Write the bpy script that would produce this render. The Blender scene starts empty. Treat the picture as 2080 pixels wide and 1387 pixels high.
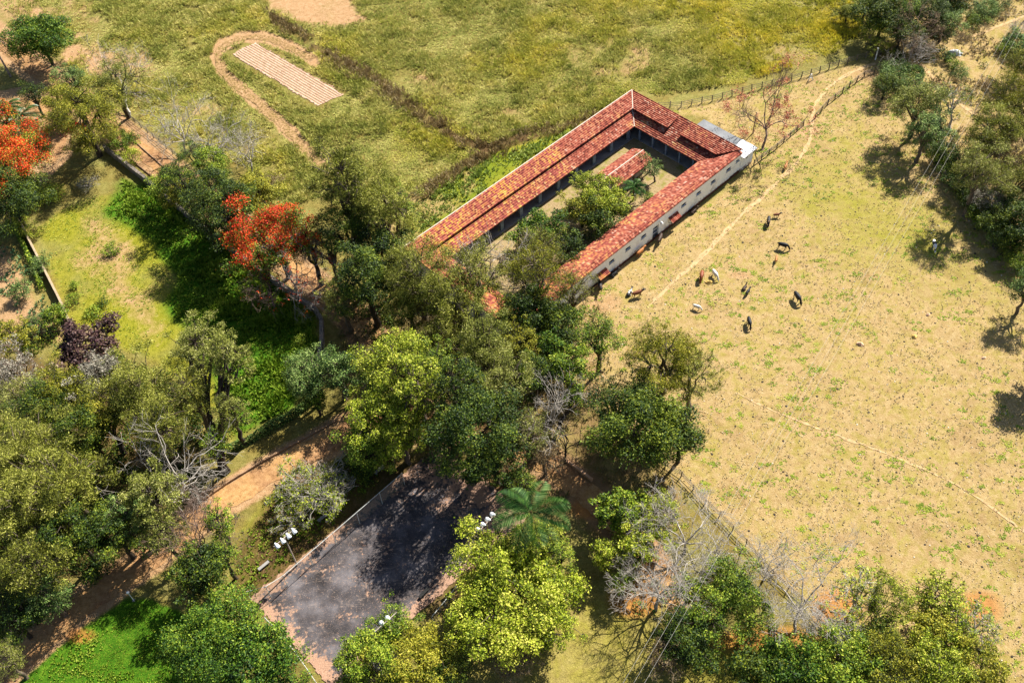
import bpy, math, random
import numpy as np
from mathutils import Vector
R_ = math.radians
C = bpy.context.scene.collection
rng = np.random.default_rng(11)
random.seed(5)

# ------------------------------------------------------------------ camera, sky, sun, exposure
SC = bpy.context.scene
CAMH = 120.0; FPX = 2050.0; PITCH = R_(50.2); ROLL = R_(-4.45)
fw = np.array([0, math.cos(PITCH), -math.sin(PITCH)])
rt0 = np.array([1, 0, 0.]); up0 = np.cross(rt0, fw)
cr, sr = math.cos(ROLL), math.sin(ROLL)
rt = cr*rt0 + sr*up0; up = -sr*rt0 + cr*up0
cam_d = bpy.data.cameras.new('camera'); cam = bpy.data.objects.new('camera', cam_d); C.objects.link(cam)
from mathutils import Matrix
cam.matrix_world = Matrix(((rt[0], up[0], -fw[0], 0), (rt[1], up[1], -fw[1], 0), (rt[2], up[2], -fw[2], CAMH), (0, 0, 0, 1)))
cam_d.sensor_width = 36; cam_d.lens = 36*FPX/2080; cam_d.clip_end = 5000; cam_d.clip_start = 1
SC.camera = cam
SUN = Vector((.70, .75, 1.0)).normalized()
elev = math.asin(SUN.z); azim = math.atan2(SUN.x, SUN.y)
w = bpy.data.worlds.new('World'); SC.world = w; w.use_nodes = True
sky = w.node_tree.nodes.new('ShaderNodeTexSky'); sky.sky_type = 'NISHITA'; sky.sun_disc = False
sky.sun_elevation = elev; sky.sun_rotation = azim
bg = w.node_tree.nodes['Background']; bg.inputs[1].default_value = 0.052
w.node_tree.links.new(sky.outputs[0], bg.inputs[0])
sl = bpy.data.lights.new('sun', 'SUN'); sl.energy = 5.0; sl.angle = R_(.5); sl.color = (1, .95, .84)
so = bpy.data.objects.new('sun', sl); C.objects.link(so)
so.rotation_euler = SUN.to_track_quat('Z', 'Y').to_euler()
SC.view_settings.view_transform = 'Standard'; SC.view_settings.look = 'None'
SC.view_settings.exposure = 1.2; SC.view_settings.gamma = 1
SC.cycles.max_bounces = 5; SC.cycles.diffuse_bounces = 2; SC.cycles.transparent_max_bounces = 12

# ------------------------------------------------------------------ geometry helpers
def G(x, y, z=0.):                       # photo position + height above ground -> ground plan point
    d = fw*FPX + rt*(x-1040) - up*(y-693.5)
    t = (z-CAMH)/d[2]
    return d[0]*t, d[1]*t
def PX(X, Y, Z=0.):                      # plan point -> photo position (arrays)
    w_ = np.stack([X, Y, np.zeros_like(X)+Z-CAMH], -1)
    q = np.maximum(w_@fw, 1e-3)
    return 1040+FPX*(w_@rt)/q, 693.5-FPX*(w_@up)/q
def ppm(x, y, z=0.):
    a, b = G(x, y, z)
    return FPX/(np.array([a, b, z-CAMH])@fw)
YAW = R_(41); UX, UY = math.cos(YAW), math.sin(YAW)
def UV(u, v): return (u*UX - v*UY, u*UY + v*UX)
def W3(u, v, z): a, b = UV(u, v); return (a, b, z)

def tag(o, label=None, cat=None, group=None, kind=None):
    if label: o['label'] = label
    if cat: o['category'] = cat
    if group: o['group'] = group
    if kind: o['kind'] = kind
    return o
def empty(name, loc, label, cat, group=None, rz=0):
    o = bpy.data.objects.new(name, None); C.objects.link(o); o.location = loc; o.rotation_euler = (0, 0, rz)
    o.empty_display_size = .3
    return tag(o, label, cat, group)
def link(name, me, mat=None, parent=None, loc=None):
    o = bpy.data.objects.new(name, me); C.objects.link(o)
    if mat and len(me.materials) == 0: me.materials.append(mat)
    if parent: o.parent = parent
    if loc: o.location = loc
    return o
def np_mesh(name, V, nper, tint=None, smooth=False):
    V = np.ascontiguousarray(V, dtype=np.float32).reshape(-1, 3); n = len(V); m = n//nper
    me = bpy.data.meshes.new(name)
    me.vertices.add(n); me.vertices.foreach_set('co', V.ravel())
    me.loops.add(n); me.loops.foreach_set('vertex_index', np.arange(n, dtype=np.int32))
    me.polygons.add(m); me.polygons.foreach_set('loop_start', np.arange(m, dtype=np.int32)*nper)
    me.update(calc_edges=True); me.polygons.foreach_set('use_smooth', np.zeros(m, dtype=bool))
    if tint is not None:
        a = me.attributes.new('tint', 'FLOAT', 'FACE'); a.data.foreach_set('value', np.ascontiguousarray(tint, dtype=np.float32))
    return me
def idx_mesh(name, V, F, smooth=False):
    V = np.ascontiguousarray(V, dtype=np.float32); F = np.ascontiguousarray(F, dtype=np.int32)
    me = bpy.data.meshes.new(name)
    me.vertices.add(len(V)); me.vertices.foreach_set('co', V.ravel())
    me.loops.add(F.size); me.loops.foreach_set('vertex_index', F.ravel())
    me.polygons.add(len(F)); me.polygons.foreach_set('loop_start', np.arange(len(F), dtype=np.int32)*F.shape[1])
    me.update(calc_edges=True)
    me.polygons.foreach_set('use_smooth', np.full(len(F), smooth, dtype=bool))
    return me
class MB:                                # small mesh collector
    def __init__(s): s.v = []; s.f = []
    def add(s, v, f):
        n = len(s.v); s.v += [tuple(map(float, p)) for p in v]; s.f += [tuple(i+n for i in q) for q in f]; return s
    def box(s, c, d, yaw=0.):
        cx, cy, cz = c; a, b, h = d[0]/2, d[1]/2, d[2]/2; ca, sa = math.cos(yaw), math.sin(yaw)
        v = [(cx+x*ca-y*sa, cy+x*sa+y*ca, cz+z) for z in (-h, h) for x, y in ((-a, -b), (a, -b), (a, b), (-a, b))]
        return s.add(v, [(3, 2, 1, 0), (4, 5, 6, 7), (0, 1, 5, 4), (1, 2, 6, 5), (2, 3, 7, 6), (3, 0, 4, 7)])
    def ubox(s, u0, u1, v0, v1, z0, z1): # box in the farm's own axes
        v = [W3(u, vv, z) for z in (z0, z1) for u, vv in ((u0, v0), (u1, v0), (u1, v1), (u0, v1))]
        return s.add(v, [(3, 2, 1, 0), (4, 5, 6, 7), (0, 1, 5, 4), (1, 2, 6, 5), (2, 3, 7, 6), (3, 0, 4, 7)])
    def tube(s, pts, rad, n=6, cap=True):
        pts = [Vector(p) for p in pts]; rad = rad if hasattr(rad, '__len__') else [rad]*len(pts)
        v = []
        for i, p in enumerate(pts):
            t = (pts[min(i+1, len(pts)-1)]-pts[max(i-1, 0)]).normalized()
            a = t.cross(Vector((0, 0, 1)) if abs(t.z) < .9 else Vector((1, 0, 0))).normalized(); b = t.cross(a)
            v += [p+(a*math.cos(2*math.pi*k/n)+b*math.sin(2*math.pi*k/n))*rad[i] for k in range(n)]
        f = [(i*n+k, i*n+(k+1) % n, (i+1)*n+(k+1) % n, (i+1)*n+k) for i in range(len(pts)-1) for k in range(n)]
        if cap: f += [tuple(range(n-1, -1, -1)), tuple(range((len(pts)-1)*n, len(pts)*n))]
        return s.add(v, f)
    def build(s, name, mat, parent=None, origin=None, smooth=False):
        me = bpy.data.meshes.new(name); o3 = origin if origin else (parent.location if parent else (0, 0, 0))
        me.from_pydata([(p[0]-o3[0], p[1]-o3[1], p[2]-o3[2]) for p in s.v], [], s.f); me.update()
        if smooth: me.polygons.foreach_set('use_smooth', [True]*len(me.polygons))
        o = link(name, me, mat, parent)
        if not parent and origin: o.location = origin
        return o
def sm(a, b, x): t = np.clip((x-a)/(b-a), 0, 1); return t*t*(3-2*t)
def sd_poly(X, Y, poly):                 # signed distance, positive inside
    P = np.array(poly, float); d = np.full(X.shape, 1e9); ins = np.zeros(X.shape, bool)
    for i in range(len(P)):
        a, b = P[i], P[(i+1) % len(P)]; e = b-a
        t = np.clip(((X-a[0])*e[0]+(Y-a[1])*e[1])/(e@e+1e-9), 0, 1)
        d = np.minimum(d, np.hypot(X-a[0]-t*e[0], Y-a[1]-t*e[1]))
        c = ((a[1] > Y) != (b[1] > Y))
        if e[1] != 0: ins ^= c & (X < (Y-a[1])*e[0]/e[1]+a[0])
    return np.where(ins, d, -d)
def d_line(X, Y, line):
    P = np.array(line, float); d = np.full(X.shape, 1e9)
    for a, b in zip(P[:-1], P[1:]):
        e = b-a; t = np.clip(((X-a[0])*e[0]+(Y-a[1])*e[1])/(e@e+1e-9), 0, 1)
        d = np.minimum(d, np.hypot(X-a[0]-t*e[0], Y-a[1]-t*e[1]))
    return d
_tabs = {}
def vnoise(X, Y, s, seed=0):             # smooth value noise 0..1
    if seed not in _tabs: _tabs[seed] = np.random.default_rng(seed+100).random((256, 256))
    T = _tabs[seed]; x = X/s; y = Y/s; xi = np.floor(x).astype(int); yi = np.floor(y).astype(int)
    fx = x-xi; fy = y-yi; fx = fx*fx*(3-2*fx); fy = fy*fy*(3-2*fy)
    g = lambda a, b: T[a & 255, b & 255]
    return (g(xi, yi)*(1-fx)+g(xi+1, yi)*fx)*(1-fy)+(g(xi, yi+1)*(1-fx)+g(xi+1, yi+1)*fx)*fy
def fbm(X, Y, s, seed=0): return .5*vnoise(X, Y, s, seed)+.3*vnoise(X, Y, s/2.3, seed+1)+.2*vnoise(X, Y, s/5.1, seed+2)

# ------------------------------------------------------------------ material helpers
def s2l(c): return tuple(((x/255/12.92) if x/255 <= .04045 else ((x/255+.055)/1.055)**2.4) for x in c)
class NT:
    def __init__(s, name, rough=.9, spec=.2):
        s.m = bpy.data.materials.new(name); s.m.use_nodes = True; s.t = s.m.node_tree; s.n = s.t.nodes
        s.b = s.n['Principled BSDF']; s.b.inputs['Roughness'].default_value = rough
        s.b.inputs['Specular IOR Level'].default_value = spec
        s.pos = None
    def P(s, obj=False):
        if s.pos is None:
            if obj: s.pos = s.n.new('ShaderNodeTexCoord').outputs['Object']
            else: s.pos = s.n.new('ShaderNodeNewGeometry').outputs['Position']
        return s.pos
    def L(s, a, b): s.t.links.new(a, b)
    def put(s, sock, val):
        if isinstance(val, bpy.types.NodeSocket): s.L(val, sock)
        elif isinstance(val, (tuple, list)) and len(val) == 3 and sock.type == 'RGBA': sock.default_value = (*val, 1)
        else: sock.default_value = val
    def noise(s, scale, detail=3, rough=.6, vec=None, dist=0):
        n = s.n.new('ShaderNodeTexNoise'); n.inputs['Scale'].default_value = scale; n.inputs['Detail'].default_value = detail
        n.inputs['Roughness'].default_value = rough; n.inputs['Distortion'].default_value = dist
        s.L(vec or s.P(), n.inputs['Vector']); return n.outputs['Fac']
    def math(s, op, a, b=0., c=0., clamp=False):
        n = s.n.new('ShaderNodeMath'); n.operation = op; n.use_clamp = clamp
        for i, x in enumerate((a, b, c)): s.put(n.inputs[i], x)
        return n.outputs[0]
    def mix(s, f, a, b):
        n = s.n.new('ShaderNodeMix'); n.data_type = 'RGBA'
        s.put(n.inputs[0], f); s.put(n.inputs[6], a); s.put(n.inputs[7], b); return n.outputs[2]
    def ramp(s, f, stops):
        n = s.n.new('ShaderNodeValToRGB'); s.L(f, n.inputs[0]); e = n.color_ramp.elements
        while len(e) < len(stops): e.new(.5)
        for q, (p, c) in zip(e, stops): q.position = p; q.color = (*c, 1)
        return n.outputs[0]
    def attr(s, name, out='Fac'):
        n = s.n.new('ShaderNodeAttribute'); n.attribute_name = name; return n.outputs[out]
    def map(s, f, a, b, c=0., d=1.):
        n = s.n.new('ShaderNodeMapRange'); s.put(n.inputs[0], f)
        for i, x in enumerate((a, b, c, d)): n.inputs[i+1].default_value = x
        return n.outputs[0]
    def scalevec(s, v, loc=(0, 0, 0), rot=(0, 0, 0)):
        n = s.n.new('ShaderNodeMapping'); n.inputs['Scale'].default_value = v; n.inputs['Rotation'].default_value = rot
        s.L(s.P(), n.inputs[0]); return n.outputs[0]
    def bump(s, h, st=.5, dist=.1):
        n = s.n.new('ShaderNodeBump'); n.inputs['Strength'].default_value = st; n.inputs['Distance'].default_value = dist
        s.L(h, n.inputs['Height']); s.L(n.outputs[0], s.b.inputs['Normal'])
    def col(s, c): s.put(s.b.inputs['Base Color'], c); return s.m
def K(r, g, b, k=.62): c = s2l((r, g, b)); return tuple(x*k for x in c)    # photo tone -> base colour

def plain(name, c, var=.25, scale=2., rough=.85, obj=True, spec=.2):
    t = NT(name, rough, spec); t.P(obj); n = t.noise(scale, 4)
    return t.col(t.ramp(n, [(.3, tuple(x*(1-var) for x in c)), (.7, tuple(min(1, x*(1+var)) for x in c))]))
def leafmat(name, cols, trans=.25, rough=.6, big=.35):
    t = NT(name, rough, .25); tint = t.attr('tint'); t.P()
    n = t.noise(.35, 2)
    f = t.math('ADD', tint, t.math('MULTIPLY', t.math('SUBTRACT', n, .5), big))
    oi = t.n.new('ShaderNodeObjectInfo')
    f = t.math('ADD', f, t.math('MULTIPLY', t.math('SUBTRACT', oi.outputs['Random'], .5), .22), clamp=True)
    st = [(i/(len(cols)-1), c) for i, c in enumerate(cols)]
    c = t.ramp(f, st); t.col(c)
    tr = t.n.new('ShaderNodeBsdfTranslucent'); t.L(c, tr.inputs[0])
    mx = t.n.new('ShaderNodeMixShader'); mx.inputs[0].default_value = trans*.6
    t.L(t.b.outputs[0], mx.inputs[1]); t.L(tr.outputs[0], mx.inputs[2])
    t.L(mx.outputs[0], t.n['Material Output'].inputs['Surface']); return t.m

LM = {
 'mango': leafmat('dense_leaf', [(.005, .020, .003), (.025, .075, .005), (.09, .18, .009), (.30, .38, .03)]),
 'lime':  leafmat('lime_leaf', [(.035, .055, .003), (.16, .225, .008), (.36, .42, .018), (.62, .60, .10)], .3),
 'gold':  leafmat('golden_leaf', [(.03, .042, .004), (.13, .15, .008), (.29, .28, .014), (.48, .42, .05)], .25),
 'olive': leafmat('olive_leaf', [(.018, .022, .003), (.10, .115, .010), (.30, .32, .035), (.56, .54, .13)], .3),
 'pale':  leafmat('pale_leaf', [(.035, .045, .008), (.16, .19, .022), (.34, .36, .06), (.56, .54, .20)], .3),
 'dark':  leafmat('dark_leaf', [(.004, .013, .002), (.018, .045, .004), (.06, .10, .006), (.20, .24, .014)], .15),
 'teal':  leafmat('bluish_leaf', [(.012, .032, .007), (.055, .115, .020), (.15, .24, .045), (.36, .45, .13)], .25),
 'purple': leafmat('purple_leaf', [(.02, .009, .010), (.07, .03, .035), (.14, .08, .06), (.32, .25, .12)], .1),
 'mid':   leafmat('mid_leaf', [(.014, .036, .003), (.07, .135, .008), (.20, .29, .014), (.44, .48, .05)], .25),
 'flower': leafmat('red_blossom', [(.30, .008, .002), (.58, .028, .003), (.78, .07, .006), (.82, .17, .02)], .2),
 'rust':  leafmat('rusty_blossom', [(.25, .07, .04), (.45, .12, .06), (.56, .18, .10), (.6, .32, .2)], .2),
 'palm':  leafmat('palm_leaf', [(.003, .014, .003), (.010, .042, .005), (.03, .085, .010), (.15, .23, .07)], .1, .4),
 'brown': leafmat('dry_leaf', [(.07, .045, .018), (.17, .115, .045), (.30, .21, .09), (.46, .36, .2)], .2),
 'grey':  leafmat('grey_leaf', [(.12, .11, .08), (.24, .22, .17), (.36, .33, .26), (.5, .46, .38)], .2),
}
BARK = {
 'dbark': plain('rough_bark', (.16, .11, .09), .5, 3),
 'dark': plain('dark_bark', (.05, .038, .028), .5, 3), 'pale': plain('pale_bark', (.40, .36, .32), .35, 1.5),
 'mid': plain('brown_bark', (.13, .10, .075), .5, 3), 'red': plain('ruddy_bark', (.22, .15, .12), .4, 2),
}

# ------------------------------------------------------------------ trees
def ortho(n):
    a = np.where(np.abs(n[:, 2:3]) < .9, np.array([[0, 0, 1.]]), np.array([[1., 0, 0]]))
    t = np.cross(n, a); t /= np.linalg.norm(t, axis=1, keepdims=True)+1e-9
    return t, np.cross(n, t)
def rdir(n, g): d = g.normal(size=(n, 3)); return d/np.linalg.norm(d, axis=1, keepdims=True)
def leaves(c, nrm, L, Wd, g):            # diamond leaves
    n = len(c); nrm = nrm/(np.linalg.norm(nrm, axis=1, keepdims=True)+1e-9)
    t, b = ortho(nrm); a = g.random((n, 1))*2*np.pi
    t2 = t*np.cos(a)+b*np.sin(a); b2 = np.cross(nrm, t2)
    L = L.reshape(-1, 1); Wd = Wd.reshape(-1, 1)
    return np.stack([c+t2*L, c+b2*Wd, c-t2*L, c-b2*Wd], 1)
def segs_mesh(name, A, B, ra, rb, sides=4):
    A = np.array(A); B = np.array(B); ra = np.array(ra).reshape(-1, 1); rb = np.array(rb).reshape(-1, 1)
    d = B-A; d /= np.linalg.norm(d, axis=1, keepdims=True)+1e-9; t, b = ortho(d)
    n = len(A); V = np.zeros((n, 2*sides, 3))
    for k in range(sides):
        a = 2*np.pi*k/sides; o = t*np.cos(a)+b*np.sin(a)
        V[:, k] = A+o*ra; V[:, sides+k] = B+o*rb
    f = np.array([(k, (k+1) % sides, sides+(k+1) % sides, sides+k) for k in range(sides)])
    F = (f[None]+np.arange(n)[:, None, None]*2*sides).reshape(-1, 4)
    return idx_mesh(name, V.reshape(-1, 3), F, True)
def limb(S, a, b, r0, r1, g, k=4, wob=.12, sag=0.):
    a = np.array(a, float); b = np.array(b, float); L = np.linalg.norm(b-a); p = a; out = [a]
    for i in range(1, k+1):
        t = i/k; q = a+(b-a)*t; q = q+np.array([0, 0, math.sin(t*math.pi)*sag*L])
        if i < k: q = q+g.normal(size=3)*wob*L/k
        S.append((p, q, r0+(r1-r0)*(i-1)/k, r0+(r1-r0)*i/k)); p = q; out.append(q)
    return out
def grow(S, a, d, L, r, depth, g, zb=.15):
    """branching bare wood"""
    k = 3; p = np.array(a, float); d = d/np.linalg.norm(d)
    pts = []
    for i in range(k):
        d = d+g.normal(size=3)*.22+np.array([0, 0, zb*.4]); d /= np.linalg.norm(d)
        q = p+d*L/k; S.append((p, q, r*(1-.25*i/k), r*(1-.25*(i+1)/k))); p = q; pts.append(p)
    if depth == 0: return
    n = 3 if depth > 1 else 4
    for j in range(n):
        s = pts[-1] if j < 2 else pts[int(g.integers(0, k))]
        nd = d+g.normal(size=3)*.62; nd[2] += zb
        grow(S, s, nd, L*(.62+g.random()*.25), r*(.62 if j < 2 else .5), depth-1, g, zb)

KIND = {  # leaf, bark, name, ck(crown centre), hz(vertical half/R), clump r, density, leaf L, leaf W, shell, nclump factor, twigs
 'mango': ('mango', 'dark', 'broadleaf_tree', .60, .62, .24, 15, .20, .11, .35, 1.25, 0),
 'dark':  ('dark', 'dark', 'broadleaf_tree', .58, .75, .22, 15, .20, .09, .4, 1.2, 0),
 'mid':   ('mid', 'dark', 'broadleaf_tree', .60, .62, .21, 13, .19, .10, .45, 1.1, 3),
 'lime':  ('lime', 'mid', 'broadleaf_tree', .62, .50, .17, 15, .19, .11, .5, 1.35, 5),
 'gold':  ('gold', 'dark', 'broadleaf_tree', .60, .65, .18, 16, .17, .09, .45, 1.3, 2),
 'olive': ('olive', 'mid', 'feathery_tree', .62, .80, .20, 16, .26, .05, .95, 1.5, 3),
 'pale':  ('pale', 'dark', 'feathery_tree', .64, .70, .18, 17, .24, .055, .8, 1.4, 4),
 'airy':  ('olive', 'mid', 'feathery_tree', .60, .85, .21, 8, .28, .05, 1., 1.3, 8),
 'teal':  ('teal', 'mid', 'broadleaf_tree', .58, .7, .20, 14, .18, .09, .6, 1.2, 3),
 'purple': ('purple', 'dark', 'broadleaf_tree', .6, .55, .2, 10, .28, .16, .5, 1.1, 2),
 'sparse': ('lime', 'pale', 'broadleaf_tree', .62, .5, .15, 7, .18, .1, .9, .8, 14),
 'bamboo': ('lime', 'mid', 'bamboo_clump', .6, .8, .2, 9, .26, .06, 1., 1.3, 8),
 'flame': ('mid', 'dark', 'flowering_tree', .6, .5, .2, 13, .2, .11, .5, 1.25, 3),
 'bush':  ('mid', 'dark', 'shrub', .5, .75, .33, 16, .16, .09, .5, .8, 0),
 'dbush': ('dark', 'dark', 'shrub', .5, .7, .33, 16, .16, .09, .5, .8, 0),
 'lbush': ('lime', 'mid', 'shrub', .5, .7, .33, 14, .17, .09, .6, .8, 2),
 'tbush': ('teal', 'mid', 'shrub', .5, .75, .33, 15, .17, .09, .6, .8, 2),
 'bbush': ('brown', 'mid', 'shrub', .5, .6, .33, 10, .2, .05, .8, .8, 4),
 'gbush': ('grey', 'pale', 'shrub', .5, .6, .33, 6, .22, .03, .9, .8, 8),
}
treeN = [0]
def hmul(kind, cx, cy, H):
    if kind.endswith('bush') or H < 4.6: return H
    if 1040 < cx < 1340 and 330 < cy < 520: return H
    if cx > 1180 and cy > 950: return H*1.1
    if cx > 1700: return H*1.15
    if cy > 1180: return H*1.15
    if (cx < 560 and cy > 600) or (640 < cx < 1100 and cy < 960): return H*1.45
    if cx < 640: return H*1.55
    return H*1.3
def tree(kind, cx, cy, Wp, H, label, cat=None, group=None, leaf=None, bark=None, flower=0., dens=1., base=None, zr=None):
    treeN[0] += 1; g = np.random.default_rng(1000+treeN[0]); H = hmul(kind, cx, cy, H)
    lf, bk, nm, ck, hzr, rcf, dn, lL, lW, shell, ncf, tw = KIND[kind]
    lf = leaf or lf; bk = bark or bk
    zc = H*ck; X, Y = G(cx, cy, zc); R = Wp/2/ppm(cx, cy, zc); hz = min(R*(zr or hzr), H-zc) if nm != 'shrub' else min(R*hzr, H*.55)
    hz = max(hz, (H-zc)*.75)
    bx, by = G(*base) if base else (X+g.normal()*.3, Y+g.normal()*.3)
    root = empty(nm, (bx, by, 0), label, cat or ('bush' if nm == 'shrub' else 'bamboo' if nm == 'bamboo_clump' else 'tree'), group)
    cc = np.array([X-bx, Y-by, zc])
    rc0 = max(.5, min(R*rcf*1.08, .5+R*.19))
    n = int(max(7, ncf*3.0*(R/rc0)**1.75))
    # clump centres: fibonacci directions over a lumpy ellipsoid
    i = np.arange(n)+.5; z = 1-1.55*i/n; ph = i*2.39996+g.random()*6; rr = np.sqrt(np.maximum(0, 1-z*z))
    D = np.stack([rr*np.cos(ph), rr*np.sin(ph), z], 1)+g.normal(size=(n, 3))*.13
    rad = (.50+.66*g.random((n, 1)))
    lob = 1+.20*np.sin(ph*1.0+g.random()*6)[:, None]*rr[:, None]+.12*np.sin(3*ph+g.random()*6)[:, None]
    CCn = cc+D*rad*lob*np.array([max(R-rc0*.6, .3), max(R-rc0*.6, .3), max(hz-rc0*.35, .3)])
    rcs = rc0*(.65+.6*g.random(n)); CCn[:, 2] = np.maximum(CCn[:, 2], rcs*.6)
    # leaves
    cnt = np.maximum(12, (4*math.pi*rcs**2*dn*dens*1.75).astype(int)); ci = np.repeat(np.arange(n), cnt); N = len(ci)
    d = rdir(N, g); flip = (d[:, 2] < -.25) & (g.random(N) < .75); d[flip, 2] *= -1
    r = 1-shell*g.random(N)**1.6
    sub = 1+.42*np.sin(d[:, 0]*6+ci)*np.sin(d[:, 1]*6+ci*2)*np.sin(d[:, 2]*5+ci*3+1)+.12*g.normal(size=N)
    pos = CCn[ci]+d*(rcs[ci]*r*sub)[:, None]*np.array([1.08, 1.08, .72])
    fil = g.random(N) < .10; pos[fil] = pos[fil]+(g.normal(size=(int(fil.sum()), 3))*.35*rc0)
    if lW < .07: nr = rdir(N, g)+d*.2
    else: nr = d*.55+rdir(N, g)*.75+np.array([0, 0, .45])
    sz = (.5+1.1*g.random(N)**1.5)*(.85+.35*g.random())*(1.0 if R > 3 else .8)
    ctint = g.random(n); tint = np.clip(.40*ctint[ci]+.85*g.random(N)**1.15-.10, 0, 1)
    pos[:, 2] = np.maximum(pos[:, 2], .05)
    if flower > 0:
        top = (d[:, 2] > -.1)*(.35+.65*sm(-.3, .5, (pos[:, 2]-cc[2])/hz)); fn = g.random(n)**.7
        isf = g.random(N) < flower*top*np.where(fn[ci] > .35, 1.25, .25)
    else: isf = np.zeros(N, bool)
    q = leaves(pos, nr, lL*sz*.62, lW*sz*.62, g)
    link('crown', np_mesh('crown', q[~isf], 4, tint[~isf]), LM[lf], root)
    if flower > 0:
        link('blossom', np_mesh('blossom', q[isf]+np.array([0, 0, .08]), 4, tint[isf]), LM['rust' if flower < .3 else 'flower'], root)
    # wood
    S = []; tr = .05+.018*H+.022*R
    if nm == 'shrub' or nm == 'bamboo_clump':
        for j in range(0, n, max(1, n//14)): limb(S, (g.normal()*.25*R*.5, g.normal()*.25*R*.5, -.1), CCn[j], .035+.01*R, .015, g, 3)
    else:
        fork = np.array([cc[0]*.45, cc[1]*.45, max(H*.22, zc-hz*.95)])
        limb(S, (0, 0, -.3), fork, tr*1.25, tr*.8, g, 4, .1)
        nb = max(3, min(7, n//6)); hubs = []
        for j in range(nb):
            a = 2*math.pi*j/nb+g.random(); h = cc+np.array([math.cos(a)*R*.42, math.sin(a)*R*.42, hz*(g.random()*.5-.25)])
            limb(S, fork, h, tr*.6, tr*.28, g, 4, .18, .06); hubs.append(h)
        hubs.append(cc+np.array([0, 0, hz*.4])); limb(S, fork, hubs[-1], tr*.6, tr*.25, g, 4, .15)
        Hh = np.array(hubs)
        for j in range(n):
            k = int(np.argmin(((Hh-CCn[j])**2).sum(1))); limb(S, Hh[k], CCn[j], tr*.22, .03, g, 3, .2)
    if tw:
        for j in range(n):
            for _ in range(tw):
                e = CCn[j]+rdir(1, g)[0]*rcs[j]*np.array([1.1, 1.1, .9])+np.array([0, 0, rcs[j]*.25]); limb(S, CCn[j], e, .022, .012, g, 2, .25)
    A, B, ra, rb = zip(*S)
    link('trunk', segs_mesh('trunk', A, B, ra, rb, 4), BARK[bk], root)
    return root
def bare(cx, cy, Wp, H, label, base=None, bark='pale', buds=None, depth=4, group=None, cat='tree', nm='bare_tree', lean=0):
    treeN[0] += 1; g = np.random.default_rng(2000+treeN[0])
    zc = H*.62; X, Y = G(cx, cy, zc); R = Wp/2/ppm(cx, cy, zc)
    bx, by = G(*base) if base else (X, Y)
    root = empty(nm, (bx, by, 0), label, cat, group)
    cc = np.array([X-bx, Y-by, zc]); S = []; tr = .06+.02*H
    fork = np.array([cc[0]*.5, cc[1]*.5, H*.3]); limb(S, (0, 0, -.3), fork, tr*1.2, tr*.85, g, 4, .12)
    nb = 6
    for j in range(nb):
        a = 2*math.pi*j/nb+g.random()*.6; d = np.array([math.cos(a)*R*.8+cc[0]*.5, math.sin(a)*R*.8+cc[1]*.5, (H-fork[2])*(.55+.5*g.random())])
        grow(S, fork, d, np.linalg.norm(d)*.50, tr*.5, depth, g, .12)
    A, B, ra, rb = map(np.array, zip(*S)); ra = np.maximum(ra, .014); rb = np.maximum(rb, .011)
    link('trunk', segs_mesh('trunk', A, B, ra, rb, 3), BARK[bark], root)
    if buds:
        lf, fr, sz = buds; tips = B[rb < .035]; k = g.random(len(tips)) < fr; tips = tips[k]
        tips = tips[vnoise(tips[:, 0]+9, tips[:, 1]+tips[:, 2], 1.8, 44) > (.5 if lf == 'rust' else 0)]; m = 7 if lf == 'rust' else 5; c = np.repeat(tips, m, 0)+g.normal(size=(len(tips)*m, 3))*.22
        s = sz*(.6+.8*g.random(len(c)))
        link('blossom' if lf in ('rust', 'flower') else 'crown', np_mesh('buds', leaves(c, rdir(len(c), g)+np.array([0, 0, .5]), s, s*.5, g), 4, g.random(len(c))), LM[lf], root)
    return root
def palm(cx, cy, Wp, H, label, nf=14, base=None, group=None):
    treeN[0] += 1; g = np.random.default_rng(3000+treeN[0])
    X, Y = G(cx, cy, H); R = Wp/2/ppm(cx, cy, H)*1.15
    root = empty('palm_tree', (X, Y, 0), label, 'palm', group)
    S = []; limb(S, (0, 0, -.2), (0, 0, H), .2, .13, g, 5, .02)
    A, B, ra, rb = zip(*S); link('trunk', segs_mesh('trunk', A, B, ra, rb, 6), BARK['mid'], root)
    fs = []
    for j in range(nf):
        a = 2.39996*j+g.random()*.3; el = .9-1.1*j/nf; pts = []; rach = []
        d = np.array([math.cos(a), math.sin(a), 0]); side = np.array([-d[1], d[0], 0])
        for i in range(22):
            t = i/21; r = R*(t*(1-.12*t)); z = H+R*(math.sin(el)*t*.9-.62*t*t)
            c = d*r; c[2] = z; pts.append(c)
        Q = []
        for i in range(1, 22):
            t = i/21; L = R*.30*math.sin(math.pi*min(1, t*.92+.06))**.6; c = pts[i]; tg = pts[i]-pts[i-1]; tg = tg/np.linalg.norm(tg)
            for sgn in (-1, 1):
                for o in (0, .5):
                    c2 = c-tg*o*R/22; e = side*sgn*L*.85+tg*L*.55+np.array([0, 0, -.28*L+g.normal()*.05])
                    wv = tg*.035+np.array([0, 0, .015]); Q.append([c2-wv, c2+e*.5-wv*1.3, c2+e, c2+e*.5+wv*1.3])
        Q = np.array(Q); fr = link('frond', np_mesh('frond', Q, 4, np.clip(g.random(len(Q))*.6+.2+.2*g.random(), 0, 1)), LM['palm'], root)
    return root

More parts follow.
